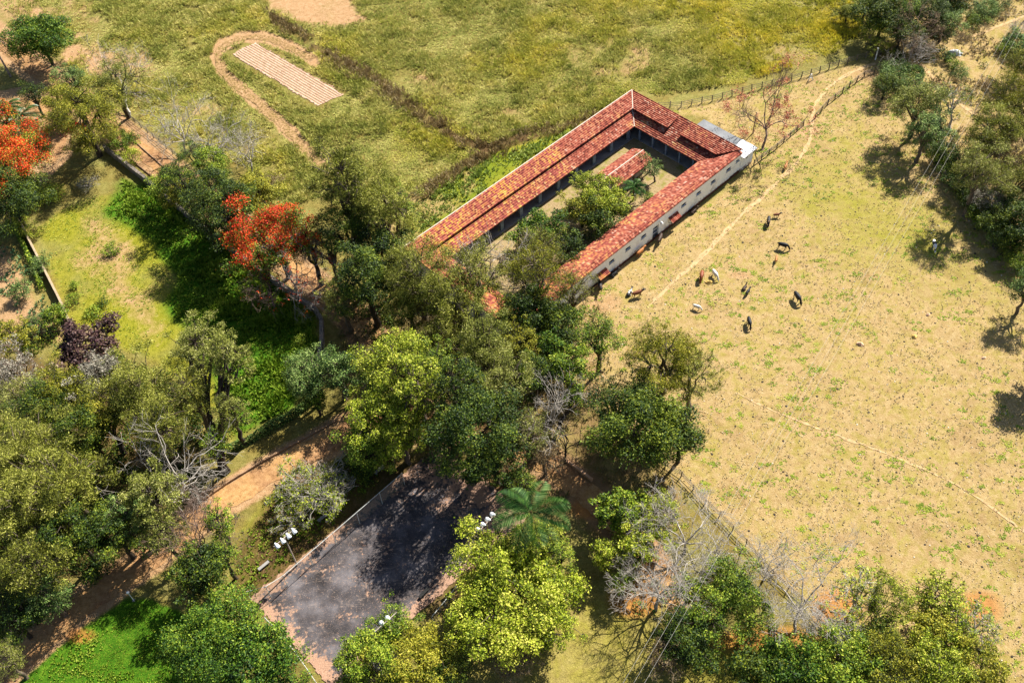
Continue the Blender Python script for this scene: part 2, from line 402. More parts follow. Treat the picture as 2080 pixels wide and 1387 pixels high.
# ------------------------------------------------------------------ ground areas (photo positions of real ground features)
PASTURE = [(1345, 222), (1530, 190), (1600, 172), (1703, 140), (1790, 118), (1850, 250), (1885, 300), (1952, 397), (2003, 461), (2100, 570), (2400, 800), (2400, 1700), (2060, 1420), (1900, 1300), (1683, 1287), (1632, 1223), (1515, 1102), (1430, 1018), (1330, 930), (1180, 760), (1130, 640), (1180, 590), (1525, 345), (1430, 240)]
PASTGREEN = [(1640, 260), (1780, 170), (1870, 300), (1952, 405), (2100, 580), (2120, 720), (1900, 640), (1700, 560), (1560, 420), (1520, 370)]
FIELD = [(-300, -300), (1760, -300), (1760, 20), (1745, 80), (1660, 125), (1500, 170), (1340, 195), (1290, 180), (865, 475), (840, 560), (760, 480), (660, 400), (560, 430), (500, 340), (420, 300), (330, 280), (280, 235), (180, 160), (110, 110), (30, 30), (-300, -120)]
GSTRIP = [(1290, 185), (870, 480), (840, 480), (832, 430), (850, 400), (930, 350), (1010, 300), (1110, 275), (1200, 240)]
LAWN = [(60, 470), (140, 420), (260, 370), (640, 620), (655, 740), (560, 840), (470, 900), (330, 740), (150, 670)]
LUSH = [(250, 370), (330, 370), (480, 520), (640, 640), (650, 740), (600, 830), (480, 890), (400, 700), (330, 620), (360, 560), (300, 480), (210, 430)]
BLAWN = [(40, 1380), (150, 1290), (250, 1215), (310, 1215), (390, 1260), (600, 1500), (0, 1500)]
GARDEN = [(-60, 490), (30, 500), (90, 600), (130, 690), (-60, 690)]
COURTSIDE = [(480, 1080), (560, 990), (700, 930), (820, 900), (800, 960), (560, 1180), (500, 1230), (470, 1200)]
SOILTOP = [(495, -120), (690, -120), (700, -20), (745, 42), (690, 60), (610, 50), (545, 25)]
SOIL2 = [(130, 80), (200, 90), (300, 100), (330, 150), (260, 180), (170, 140), (120, 130)]
SOIL3 = [(-80, -60), (60, -60), (90, 40), (60, 60), (0, 30)]
SOILC = [(640, 600), (1000, 600), (1230, 620), (1240, 760), (1330, 920), (1420, 1020), (1320, 1140), (1120, 1080), (1000, 950), (700, 930), (690, 700)]
HILL = [(1800, 120), (1960, -420), (3600, -420), (3600, 1400), (2420, 800), (2100, 565), (2003, 455), (1885, 290), (1850, 240)]
BOTTOM = [(880, 1250), (1180, 1180), (1330, 1220), (1600, 1290), (1700, 1500), (850, 1600)]
LITTER = [(590, 960), (780, 930), (1060, 950), (1080, 1050), (900, 1260), (860, 1260), (820, 980), (560, 1210), (480, 1250), (470, 1180), (480, 1100)]
YARDG = [(1120, 440), (1150, 410), (1180, 420), (1230, 440), (1120, 540), (1040, 540), (1060, 480)]
ROADB = [(-120, 0), (-20, 72), (60, 130), (150, 200), (290, 306), (400, 392), (520, 486), (640, 577), (700, 625), (770, 705), (815, 780), (850, 870)]
ROADA = [(-60, 1425), (30, 1345), (110, 1275), (200, 1205), (300, 1135), (400, 1055), (450, 1018), (540, 965), (620, 920), (700, 880), (780, 850), (870, 850)]
ROADC = [(830, 860), (950, 870), (1060, 905), (1130, 955), (1200, 1010), (1270, 1075), (1340, 1160), (1400, 1240)]
ROADD = [(-60, 215), (20, 215), (70, 205), (110, 230), (115, 300), (80, 340)]
TRACK = [(668, 345), (640, 318), (600, 280), (560, 240), (500, 190), (455, 150), (438, 118), (450, 92), (490, 76), (540, 76), (590, 95), (640, 125)]
DITCH = [(560, 40), (640, 95), (700, 130), (780, 175), (860, 235), (930, 285), (1000, 303)]
DITCH2 = [(1230, 235), (1180, 250), (1100, 268), (1000, 300), (930, 345), (860, 392)]
PATHS = [[(1790, 128), (1760, 135), (1720, 150), (1690, 170), (1660, 200), (1648, 235), (1650, 275), (1630, 320), (1570, 380), (1500, 440), (1440, 510), (1380, 560), (1300, 640)],
         [(1860, 122), (1880, 140), (1912, 175), (1950, 215), (1990, 240), (2020, 255)],
         [(2120, 20), (2070, 37), (2020, 58), (1960, 80)],
         [(1990, 160), (2020, 180), (2060, 215), (2120, 260)],
         [(1480, 790), (1570, 835), (1660, 870), (1760, 905), (1860, 945), (1950, 985), (2120, 1110)]]
def make_masks(X, Y):
    px, py = PX(X, Y); M = {}
    wob = (fbm(X, Y, 9, 3)-.5)*60; wob2 = (fbm(X, Y, 3, 9)-.5)*26
    a = lambda poly, w=18, k=1.: sm(-w, w, sd_poly(px, py, poly)+wob*k*.6+wob2*.6)
    ln = lambda l, w, s=8: 1-sm(w, w+s, d_line(px, py, l)+wob2*.35)
    M['dry'] = np.maximum(a(PASTURE, 22, .45), np.maximum(.75*a(HILL, 20), .55*a(BOTTOM, 30)))
    n1 = fbm(X, Y, 22, 20)
    M['green'] = np.clip(.40*a(PASTGREEN, 110)*(.3+1.4*fbm(X, Y, 12, 24))+a(GSTRIP, 14, .3)+.8*a(LAWN, 18)*(.15+1.35*fbm(X, Y, 8, 21))+.5*a(BOTTOM, 40)*n1*1.5+.7*a(COURTSIDE, 20)+.55*a(GARDEN, 20)*n1*1.6+a(YARDG, 6, .1), 0, 1)
    M['lush'] = np.clip(a(LUSH, 26)+a(BLAWN, 10, .2)+.45*a(GSTRIP, 18)+.3*a(COURTSIDE, 25), 0, 1)
    M['soil'] = np.clip(a(SOILTOP, 14)*.72+a(SOIL2, 25)*.62+a(SOIL3, 20)*.6+ln(TRACK, 10, 8)*.75+.42*a(SOILC, 40)+.60*fbm(X, Y, 5, 25)*1.6*a([(170, 430), (260, 480), (330, 600), (330, 720), (230, 640), (150, 540)], 60, .6)+.72*a(GARDEN, 30)
        +np.maximum.reduce([ln(ROADB, 22, 22), ln(ROADA, 26, 22), .8*ln(ROADC, 22, 26), ln(ROADD, 26, 12)])+.25*a(HILL, 60)*n1+.5*sm(.62, .8, fbm(X, Y, 14, 33))*a(FIELD, 20), 0, 1)
    dn_ = np.clip(fbm(X, Y, 6, 61)*2.2-.45, 0, 1)
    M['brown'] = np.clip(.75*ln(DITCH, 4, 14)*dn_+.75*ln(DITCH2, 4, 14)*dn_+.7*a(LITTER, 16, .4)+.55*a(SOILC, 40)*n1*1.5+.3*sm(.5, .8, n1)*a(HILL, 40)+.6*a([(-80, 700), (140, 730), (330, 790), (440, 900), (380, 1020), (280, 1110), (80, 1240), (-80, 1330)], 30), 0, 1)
    orange = 1-sm(.5, 1.3, np.hypot((px-1290)/60, (py-1215)/42))
    for cx, cy, rx, ry in ((1225, 615, 55, 28), (1640, 262, 34, 16), (1760, 150, 40, 18), (1500, 560, 40, 10)):
        M['soil'] = np.maximum(M['soil'], .62*(1-sm(.4, 1.3, np.hypot((px-cx)/rx, (py-cy)/ry))))
    for cx, cy, rx, ry in ((1700, 1235, 60, 50), (1990, 1235, 60, 40), (1560, 1300, 130, 35), (1190, 1030, 40, 30), (160, 1290, 40, 20)):
        orange = np.maximum(orange, .8*(1-sm(.4, 1.3, np.hypot((px-cx)/rx, (py-cy)/ry))))
    M['orange'] = orange
    M['field'] = a(FIELD, 10, .2)
    M['px'], M['py'] = px, py
    return M
def sheet(name, xs, ys, mat, zf):
    X, Y = np.meshgrid(xs, ys); Z = zf(X, Y); nx, ny = len(xs), len(ys)
    V = np.stack([X, Y, Z], -1).reshape(-1, 3)
    i = (np.arange(ny-1)[:, None]*nx+np.arange(nx-1)[None]).ravel(); F = np.stack([i, i+1, i+nx+1, i+nx], 1)
    return idx_mesh(name, V, F, True), X, Y
def gz(X, Y): return (fbm(X, Y, 7, 40)-.5)*.22+(fbm(X, Y, 1.7, 50)-.5)*.05
# --- ground material
t = NT('ground', .95, .1); t.P()
n0 = t.noise(.035, 3); n1 = t.noise(.22, 4, .65); n2 = t.noise(1.1, 5, .7); n3 = t.noise(5., 4, .7); n4 = t.noise(18., 3, .7)
A = t.n.new('ShaderNodeSeparateColor'); t.L(t.attr('mA', 'Color'), A.inputs[0]); Aa = t.attr('mA', 'Alpha')
B = t.n.new('ShaderNodeSeparateColor'); t.L(t.attr('mB', 'Color'), B.inputs[0])
mix1 = t.math('ADD', t.math('MULTIPLY', n2, .5), t.math('MULTIPLY', n3, .5))
nz = t.math('ADD', t.math('MULTIPLY', t.math('SUBTRACT', n1, .5), 1.0), t.math('MULTIPLY', t.math('SUBTRACT', mix1, .5), 1.6))
def lay(m, k=2.2): return t.math('ADD', t.math('MULTIPLY', t.math('SUBTRACT', m, .5), k), t.math('ADD', t.math('MULTIPLY', nz, t.math('MULTIPLY', t.math('MULTIPLY', m, t.math('SUBTRACT', 1., m)), 5.2)), .5), clamp=True)
base = t.ramp(mix1, [(.30, K(110, 112, 56)), (.5, K(166, 160, 86)), (.7, K(206, 190, 128))])
base = t.mix(t.map(n1, .35, .7), base, t.ramp(mix1, [(.3, K(98, 84, 36)), (.7, K(186, 160, 84))]))
dry = t.ramp(mix1, [(.28, K(150, 118, 70)), (.44, K(198, 166, 110)), (.56, K(218, 188, 134)), (.72, K(238, 214, 168))])
dry = t.mix(t.map(t.noise(.45, 5, .75, dist=.8), .46, .62, 0, .75), dry, t.ramp(mix1, [(.3, K(152, 140, 50)), (.7, K(210, 192, 100))]))
dry = t.mix(t.map(t.noise(.09, 4, .7), .55, .68, 0, .5), dry, t.ramp(mix1, [(.3, K(128, 96, 58)), (.7, K(206, 168, 122))]))
dry = t.mix(t.map(n1, .52, .75, 0, .35), dry, t.ramp(mix1, [(.3, K(160, 122, 84)), (.7, K(216, 182, 140))]))
c = t.mix(lay(A.outputs['Blue']), base, dry)
gr = t.ramp(mix1, [(.28, K(96, 108, 20)), (.5, K(168, 166, 44)), (.7, K(208, 196, 92))])
c = t.mix(lay(A.outputs['Green'], 1.7), c, gr)
lu = t.ramp(mix1, [(.28, K(36, 76, 12)), (.5, K(80, 130, 22)), (.72, K(150, 186, 50))])
c = t.mix(lay(B.outputs['Red'], 1.8), c, lu)
soil = t.ramp(mix1, [(.28, K(150, 108, 72)), (.5, K(214, 170, 124)), (.72, K(240, 208, 166))])
c = t.mix(lay(A.outputs['Red']), c, soil)
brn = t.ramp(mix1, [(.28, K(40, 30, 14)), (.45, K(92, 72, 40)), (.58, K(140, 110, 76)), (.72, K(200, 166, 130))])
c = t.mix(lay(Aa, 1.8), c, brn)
org = t.ramp(mix1, [(.3, K(180, 104, 50)), (.6, K(230, 160, 84)), (.75, K(246, 192, 124))])
c = t.mix(t.math('MULTIPLY', lay(B.outputs['Green'], 1.6), .8), c, org)
c = t.mix(t.map(n4, .3, .7, 0, .35), c, t.mix(.5, c, (.02, .015, .008)))
t.col(c); t.bump(t.math('ADD', t.math('MULTIPLY', n3, .7), t.math('MULTIPLY', n4, .3)), .8, .22)
GROUND = t.m
xs = np.concatenate([np.linspace(-900, -130, 24)[:-1], np.arange(-130, 140, .42), np.linspace(140, 900, 24)[1:]])
ys = np.concatenate([np.linspace(-400, 30, 16)[:-1], np.arange(30, 232, .42), np.linspace(232, 1500, 30)[1:]])
me, X, Y = sheet('ground', xs, ys, None, gz)
M = make_masks(X, Y)
for nm, ch in (('mA', ('soil', 'green', 'dry', 'brown')), ('mB', ('lush', 'orange', 'field', 'field'))):
    a = me.attributes.new(nm, 'FLOAT_COLOR', 'POINT'); a.data.foreach_set('color', np.stack([M[k].ravel() for k in ch], 1).astype(np.float32).ravel())
tag(link('ground', me, GROUND), 'dry grassland with green and bare earth patches under everything', 'ground', kind='structure')

# --- roads and trails as sheets with ragged verges
def ribbon(name, line, wid, mat, z, label, cat, jag=.35, kind='structure', step=.8):
    P = np.array([G(*p) for p in line]); seg = np.r_[0, np.cumsum(np.hypot(*np.diff(P, axis=0).T))]
    s = np.arange(0, seg[-1], step); Q = np.stack([np.interp(s, seg, P[:, 0]), np.interp(s, seg, P[:, 1])], 1)
    k = np.ones(7)/7
    if len(Q) > 12:
        for _ in range(2):
            q = np.stack([np.convolve(np.pad(Q[:, i], 3, 'edge'), k, 'valid') for i in (0, 1)], 1); Q = q
    T = np.gradient(Q, axis=0); T /= np.linalg.norm(T, axis=1, keepdims=True); Nn = np.stack([-T[:, 1], T[:, 0]], 1)
    g = np.random.default_rng(len(line)*7+int(wid*10)); cols = 7; V = []
    for c_ in range(cols):
        o = (c_/(cols-1)-.5)*wid
        j = g.normal(size=len(Q))*jag*.4+(vnoise(Q[:, 0], Q[:, 1], 2.2, 60+c_)-.5)*jag*2 if c_ in (0, cols-1) else 0
        XY = Q+Nn*np.reshape(o+j, (-1, 1)) if not np.isscalar(j) else Q+Nn*o
        V.append(np.concatenate([XY, (gz(XY[:, 0], XY[:, 1])+z)[:, None]], 1))
    V = np.stack(V, 1); n = len(Q); i = (np.arange(n-1)[:, None]*cols+np.arange(cols-1)[None]).ravel()
    F = np.stack([i, i+1, i+cols+1, i+cols], 1)
    return tag(link(name, idx_mesh(name, V.reshape(-1, 3), F, True), mat), label, cat, kind=kind)
t = NT('dirt', .95, .1); t.P(); a1 = t.noise(1.3, 5, .7); a2 = t.noise(7, 4, .7); a0 = t.noise(.15, 3)
f = t.math('ADD', t.math('MULTIPLY', a1, .6), t.math('MULTIPLY', a2, .4))
DIRT = t.col(t.mix(t.map(a0, .4, .62), t.ramp(f, [(.3, K(140, 100, 62)), (.5, K(212, 164, 108)), (.7, K(234, 194, 140))]), t.ramp(f, [(.3, K(120, 84, 60)), (.5, K(184, 138, 98)), (.7, K(220, 178, 134))])))
t.bump(a2, .6, .12)
t = NT('worn_path', .95, .1); t.P(); a1 = t.noise(1.5, 4, .7)
PATHM = t.col(t.ramp(a1, [(.3, K(200, 160, 112)), (.7, K(238, 206, 156))]))
t = NT('track_soil', .95, .1); t.P(); a1 = t.noise(2.2, 5, .75); a2 = t.noise(.5, 3)
TRK = t.col(t.mix(t.map(a2, .4, .65), t.ramp(a1, [(.38, K(124, 100, 58)), (.5, K(188, 150, 106)), (.65, K(224, 184, 142))]), t.ramp(a1, [(.40, K(124, 112, 52)), (.62, K(204, 162, 116))]))); t.bump(a1, .8, .2)
ribbon('dirt_road', ROADB, 3.6, DIRT, .05, 'straight dirt road running beside the stone wall from the upper left into the trees', 'road')
ribbon('dirt_road', ROADA, 4.0, DIRT, .055, 'sandy dirt road passing behind the dark court down to the lower left', 'road')
ribbon('dirt_road', ROADC, 3.4, DIRT, .06, 'shaded dirt road leading from the tree clump to the lower right', 'road')
ribbon('dirt_road', ROADD, 4.2, DIRT, .045, 'pale dirt yard branching off at the far left edge', 'road')
ribbon('farm_track', TRACK, 1.9, TRK, .05, 'looped vehicle track turning around the tilled seedbed', 'path')
pl = ['thin cattle trail winding from the gate down across the pasture', 'orange earth trail on the hillside right of the trees', 'short earth trail at the top right corner', 'earth trail slanting through the scrub on the hillside', 'long faint trail crossing the lower pasture']
for p, l, wd in zip(PATHS, pl, (.6, .7, .5, .55, .22)): ribbon('footpath', p, wd, PATHM, .035, l, 'path', .2)
# seedbed with furrows
t = NT('tilled_soil', .95, .1); t.P(); a1 = t.noise(1.2, 5, .7); a2 = t.noise(8, 3)
f = t.math('ADD', t.math('MULTIPLY', a1, .6), t.math('MULTIPLY', a2, .4))
TILL = t.col(t.ramp(f, [(.34, K(184, 140, 112)), (.5, K(234, 192, 166)), (.68, K(250, 218, 196))])); t.bump(a2, .5, .1)
cs = [np.array(G(*p)) for p in ((471, 111), (520, 87), (698, 192), (645, 215))]
nu, nv = 160, 61; V = []
for i in range(nu):
    for j in range(nv):
        a_, b_ = i/(nu-1), j/(nv-1)
        p = (cs[0]*(1-a_)+cs[3]*a_)*(1-b_)+(cs[1]*(1-a_)+cs[2]*a_)*b_
        e = min(a_, 1-a_, b_, 1-b_); p = p+np.array([vnoise(p[0:1], p[1:2], 1.5, 70)[0]-.5, vnoise(p[0:1], p[1:2], 1.5, 71)[0]-.5])*.5*(1-min(1, e*12))+rng.normal(size=2)*.12*(e < .012)
        V.append((p[0], p[1], gz(p[0:1], p[1:2])[0]+.08+.05*(math.sin(b_*2*math.pi*10)-.8*(math.sin(b_*2*math.pi*10) < -.8))*(e > .01)))
i = (np.arange(nu-1)[:, None]*nv+np.arange(nv-1)[None]).ravel()
tag(link('seedbed', idx_mesh('seedbed', np.array(V), np.stack([i, i+nv, i+nv+1, i+1], 1), True), TILL), 'rectangular tilled bed of pale soil with long furrows', 'soil bed', kind='structure')
# courtyard floor
t = NT('yard_earth', .95, .1); t.P(); a1 = t.noise(.5, 5, .7); a2 = t.noise(4, 4)
f = t.math('ADD', t.math('MULTIPLY', a1, .5), t.math('MULTIPLY', a2, .5))
YARD = t.col(t.mix(t.map(a1, .5, .6), t.ramp(f, [(.35, K(150, 126, 84)), (.65, K(216, 190, 148))]), t.ramp(f, [(.35, K(92, 96, 34)), (.65, K(170, 160, 84))])))
def usheet(name, u0, u1, v0, v1, z, mat, label, cat, n=24, jag=.0, kind='structure'):
    us = np.linspace(u0, u1, n); vs = np.linspace(v0, v1, n); V = []
    for u_ in us:
        for v_ in vs:
            x, y = UV(u_, v_); edge = (u_ in (us[0], us[-1])) or (v_ in (vs[0], vs[-1]))
            if jag and edge: x += random.gauss(0, jag); y += random.gauss(0, jag)
            V.append((x, y, z+gz(np.array([x]), np.array([y]))[0]))
    i = (np.arange(n-1)[:, None]*n+np.arange(n-1)[None]).ravel()
    return tag(link(name, idx_mesh(name, np.array(V), np.stack([i, i+n, i+n+1, i+1], 1), True), mat), label, cat, kind=kind)
usheet('courtyard', 69, 115.3, 78, 94.2, .06, YARD, 'earth courtyard enclosed by the red roofed stable', 'yard')
# sports court
t = NT('court_surface', .85, .3); t.P(); a1 = t.noise(.28, 5, .65); a2 = t.noise(2.2, 5, .75); a3 = t.noise(12, 3)
c = t.ramp(a1, [(.3, K(54, 50, 52, .5)), (.5, K(98, 93, 97, .5)), (.7, K(148, 142, 147, .5))])
c = t.mix(t.map(a3, .55, .75, 0, .6), c, K(60, 52, 60))
u_ = t.n.new('ShaderNodeSeparateXYZ'); t.L(t.P(), u_.inputs[0])
vv = t.math('ADD', t.math('MULTIPLY', u_.outputs[0], -UY), t.math('MULTIPLY', u_.outputs[1], UX))
uu = t.math('ADD', t.math('MULTIPLY', u_.outputs[0], UX), t.math('MULTIPLY', u_.outputs[1], UY))
edge = t.math('MAXIMUM', t.math('MAXIMUM', t.map(vv, 66.8, 69.3), t.map(vv, 54.6, 52.2)), t.math('MAXIMUM', t.map(uu, 15, 12.3), t.map(uu, 35, 45)))
lit = t.math('ADD', t.math('MULTIPLY', edge, .9), t.math('ADD', t.math('MULTIPLY', t.math('SUBTRACT', a2, .5), 3.0), t.math('MULTIPLY', t.math('SUBTRACT', t.noise(.4, 3), .5), 2.2)))
c = t.mix(t.map(lit, .35, .62), c, t.ramp(a3, [(.35, K(150, 108, 86)), (.65, K(228, 186, 156))]))
st = t.noise(1., 3, .5, vec=t.scalevec((.10, .34, .3), rot=(0, 0, .35)), dist=.6)
ring = t.math('MULTIPLY', t.math('MAXIMUM', t.map(t.math('ABSOLUTE', t.math('SUBTRACT', st, .5)), .004, .016, 1, 0), t.map(t.math('ABSOLUTE', t.math('SUBTRACT', st, .43)), .003, .013, 1, 0)), t.map(a2, .45, .62, 0, .42))
c = t.mix(ring, c, K(196, 172, 156))
c = t.mix(t.map(t.noise(9, 3, .8), .60, .68, 0, .8), c, K(226, 190, 166))
COURT = t.col(c)
usheet('sports_court', 12.2, 45.5, 52, 69.3, .09, COURT, 'dark grey hard court strewn with fallen leaves, beside the chain-link fence', 'court', 60, .12)

# ------------------------------------------------------------------ grasses (nobody could count them)
def scatter(area, dens, seed):
    P = np.array([G(*p) for p in area]); x0, y0 = P.min(0); x1, y1 = P.max(0); x0 = max(x0, -128); x1 = min(x1, 138); y0 = max(y0, 32); y1 = min(y1, 228)
    g = np.random.default_rng(seed); n = int((x1-x0)*(y1-y0)*dens); X = x0+g.random(n)*(x1-x0); Y = y0+g.random(n)*(y1-y0)
    px, py = PX(X, Y); k = (sd_poly(px, py, area) > 0) & (px > -60) & (px < 2140) & (py > -60) & (py < 1440)
    return X[k], Y[k], px[k], py[k], g
def blades(name, X, Y, h, sp, nb, mat, label, cat, g, wid=.10, tb=None, z0=0.):
    n = len(X); ci = np.repeat(np.arange(n), nb); N = len(ci)
    a = g.random(N)*2*np.pi; d = np.stack([np.cos(a), np.sin(a), np.zeros(N)], 1)
    hh = (h if np.isscalar(h) else h[ci])*(.6+.7*g.random(N)); sp_ = (sp if np.isscalar(sp) else sp[ci])
    b = np.stack([X[ci], Y[ci], gz(X[ci], Y[ci])+z0], 1)+d*(sp_*.35*g.random(N))[:, None]
    tip = b+d*(sp_*(.3+.9*g.random(N)))[:, None]+np.array([0, 0, 1.])*hh[:, None]
    s = np.stack([-d[:, 1], d[:, 0], np.zeros(N)], 1)*(wid*(.5+g.random(N)))[:, None]
    mid = (b+tip)/2+np.array([0, 0, 1.])*(hh*.15)[:, None]
    q = np.stack([b, mid+s, tip, mid-s], 1)
    ti = np.clip((tb[ci] if tb is not None else .5*np.ones(N))*.6+.4*g.random(N), 0, 1)
    return tag(link(name, np_mesh(name, q, 4, ti), mat), label, cat, kind='stuff')
def posmat(name, cols, yel):
    t = NT(name, .8, .15); t.P(); tint = t.attr('tint'); n = t.noise(.045, 3); n2 = t.noise(.35, 3)
    f = t.math('ADD', tint, t.math('MULTIPLY', t.math('SUBTRACT', n2, .5), .9), clamp=True)
    c1 = t.ramp(f, [(i/(len(cols)-1), c) for i, c in enumerate(cols)])
    c2 = t.ramp(f, [(i/(len(yel)-1), c) for i, c in enumerate(yel)])
    s = t.n.new('ShaderNodeSeparateXYZ'); t.L(t.P(), s.inputs[0])
    g_ = t.math('ADD', t.map(s.outputs[0], 5, 100), t.math('MULTIPLY', t.math('SUBTRACT', n, .5), 2.4), clamp=True)
    c = t.mix(g_, c1, c2); t.col(c)
    tr = t.n.new('ShaderNodeBsdfTranslucent'); t.L(c, tr.inputs[0]); mx = t.n.new('ShaderNodeMixShader'); mx.inputs[0].default_value = .25
    t.L(t.b.outputs[0], mx.inputs[1]); t.L(tr.outputs[0], mx.inputs[2]); t.L(mx.outputs[0], t.n['Material Output'].inputs['Surface']); return t.m
FG = posmat('field_grass', [(.08, .12, .02), (.32, .34, .07), (.54, .50, .15), (.78, .66, .28)], [(.20, .22, .01), (.54, .49, .03), (.78, .64, .06), (.94, .76, .14)])
X, Y, px, py, g = scatter(FIELD, 9.5, 21)
seed = sd_poly(px, py, [(471, 111), (520, 87), (698, 192), (645, 215)])
bare_ = np.maximum.reduce([sm(-12, 12, sd_poly(px, py, SOILTOP)), 1-sm(9, 17, d_line(px, py, TRACK)), sm(-14, -4, seed), .75*sm(-20, 20, sd_poly(px, py, SOIL2)), .7*sm(-20, 20, sd_poly(px, py, SOIL3)), 1-sm(24, 34, d_line(px, py, ROADB)), sm(-5, 5, sd_poly(px, py, GSTRIP)), 1-sm(4, 14, d_line(px, py, DITCH)), 1-sm(2, 12, d_line(px, py, DITCH2))])
pn = fbm(X, Y, 14, 33)
hn = fbm(X, Y, 6, 80); gapn = np.abs(fbm(X*.9+Y*.5, Y*1.2-X*.5, 16, 90)-.5)
keep = (g.random(len(X)) > bare_) & (g.random(len(X)) > .85*sm(.60, .72, pn)) & (gapn > .008)
ub_, vb_ = X*UX+Y*UY, -X*UY+Y*UX
keep &= ~((ub_ > 62) & (ub_ < 126) & (vb_ < 99.6))
X, Y, hn, g2 = X[keep], Y[keep], hn[keep], g
h = .16+.62*sm(.25, .75, hn)
blades('field_grass', X, Y, h, h*.4+.35, 5, FG, 'tall olive and yellow grass covering the large upper field', 'grass', g, .06, fbm(X, Y, 5, 95))
LG = leafmat('lush_grass', [(.035, .08, .006), (.12, .21, .012), (.26, .36, .03), (.46, .52, .10)], .3)
BG = leafmat('dry_scrub', [(.12, .085, .035), (.28, .20, .08), (.42, .33, .18), (.62, .54, .44)], .25)
WS = leafmat('weeds_mix', [(.08, .13, .02), (.24, .33, .06), (.44, .48, .14), (.66, .62, .28)], .3)
for area, dn, hh, lb, sd_ in ((LUSH, 8, .5, 'lush knee-high green grass in the enclosure below the stone wall', 22), (GSTRIP, 7, .4, 'bright green weeds along the outer side of the long stable roof', 23), (BLAWN, 14, .14, 'short bright green lawn at the lower left', 24), (COURTSIDE, 6, .25, 'mossy grass between the dirt road and the court', 25)):
    X, Y, px, py, g = scatter(area, dn, sd_); ub_, vb_ = X*UX+Y*UY, -X*UY+Y*UX
    k = ~((ub_ > 62) & (ub_ < 126) & (vb_ < 99.6)); X, Y = X[k], Y[k]
    e_ = sd_poly(*PX(X, Y), area); k = (e_ > 60*fbm(X, Y, 5, 63)*g.random(len(X))) & (fbm(X, Y, 4, 64)+.2*g.random(len(X)) > .38); X, Y = X[k], Y[k]
    hn = fbm(X, Y, 3, sd_); h = hh*(.4+1.2*sm(.3, .7, hn))
    blades('green_grass', X, Y, h, h*.7, 5, WS if area is GSTRIP else LG, lb, 'grass', g, .07 if hh < .3 else .11, fbm(X, Y, 4, 96))
X, Y, px, py, g = scatter([(540, 20), (720, 120), (900, 240), (1010, 280), (1200, 225), (1240, 240), (1100, 285), (1000, 330), (860, 410), (830, 395), (960, 320), (850, 250), (680, 150), (560, 60)], 9, 27)
k = (np.minimum(d_line(px, py, DITCH), d_line(px, py, DITCH2)) < 26*g.random(len(X))**1.3) & (fbm(X, Y, 4, 62)+.15*g.random(len(X)) > .50); X, Y = X[k], Y[k]
blades('dry_scrub', X, Y, .55+.6*fbm(X, Y, 3, 3), .6, 5, BG, 'band of brown dead scrub along the field ditch', 'scrub', g, .07, fbm(X, Y, 5, 97))
# pasture tufts: green, straw
X, Y, px, py, g = scatter(PASTURE, .26, 28); k = (fbm(X, Y, 10, 12)+.25*g.random(len(X)) > .60); X, Y = X[k], Y[k]
ub_, vb_ = X*UX+Y*UY, -X*UY+Y*UX; k = ~((ub_ > 62) & (ub_ < 126) & (vb_ > 72.5)); X, Y = X[k], Y[k]
m = 7; s_ = .2+.42*g.random(len(X))**2; Xr = np.repeat(X, m)+g.normal(size=len(X)*m)*np.repeat(s_, m)*1.3; Yr = np.repeat(Y, m)+g.normal(size=len(X)*m)*np.repeat(s_, m)*.8
PT = leafmat('pasture_tuft', [(.12, .18, .015), (.24, .32, .02), (.40, .42, .05), (.54, .46, .14)], .3)
blades('grass_tufts', Xr, Yr, .09, .26, 6, PT, 'green tufts dotted over the dry pasture', 'grass', g, .07, np.repeat(g.random(len(X)), m))
X, Y, px, py, g = scatter(PASTURE, 2.4, 29); k = fbm(X, Y, 3.5, 17)+.25*g.random(len(X)) > .50; X, Y = X[k], Y[k]; ub_, vb_ = X*UX+Y*UY, -X*UY+Y*UX; k = ~((ub_ > 62) & (ub_ < 126) & (vb_ > 72.5)); X, Y = X[k], Y[k]
t = NT('straw', .8, .1); t.P(); ti_ = t.attr('tint'); b1 = t.noise(.10, 4, .7); b2 = t.noise(.5, 4, .7)
s_ = t.n.new('ShaderNodeSeparateXYZ'); t.L(t.P(), s_.inputs[0])
fy_ = t.math('ADD', t.map(s_.outputs[1], 78, 135, .0, .55), t.math('ADD', t.math('MULTIPLY', t.math('SUBTRACT', b1, .5), 1.6), t.math('MULTIPLY', t.math('SUBTRACT', b2, .5), 1.4)), clamp=True)
c = t.mix(fy_, t.ramp(ti_, [(0, (.28, .20, .10)), (.35, (.45, .34, .185)), (.7, (.58, .46, .27)), (1, (.70, .59, .39))]), t.ramp(ti_, [(0, (.24, .22, .05)), (.5, (.45, .39, .12)), (1, (.60, .52, .21))]))
PS = t.col(c)
blades('dry_grass', X, Y, .12, .16, 4, PS, 'short straw coloured grass of the pasture', 'grass', g, .06, fbm(X, Y, 4, 98))
X, Y, px, py, g = scatter(HILL, 1.6, 30); k = fbm(X, Y, 5, 14) > .52; X, Y = X[k], Y[k]
blades('hill_scrub', X, Y, .45, .5, 6, BG, 'low dry scrub on the hillside at the right', 'scrub', g, .1, fbm(X, Y, 5, 99))
X, Y, px, py, g = scatter(LAWN, 3.5, 35); k = fbm(X, Y, 5, 18)+.2*g.random(len(X)) > .52; X, Y = X[k], Y[k]
blades('lawn_tufts', X, Y, .13, .2, 5, PT, 'low grass tufts mottling the yellow-green enclosure', 'grass', g, .06, fbm(X, Y, 3, 92))
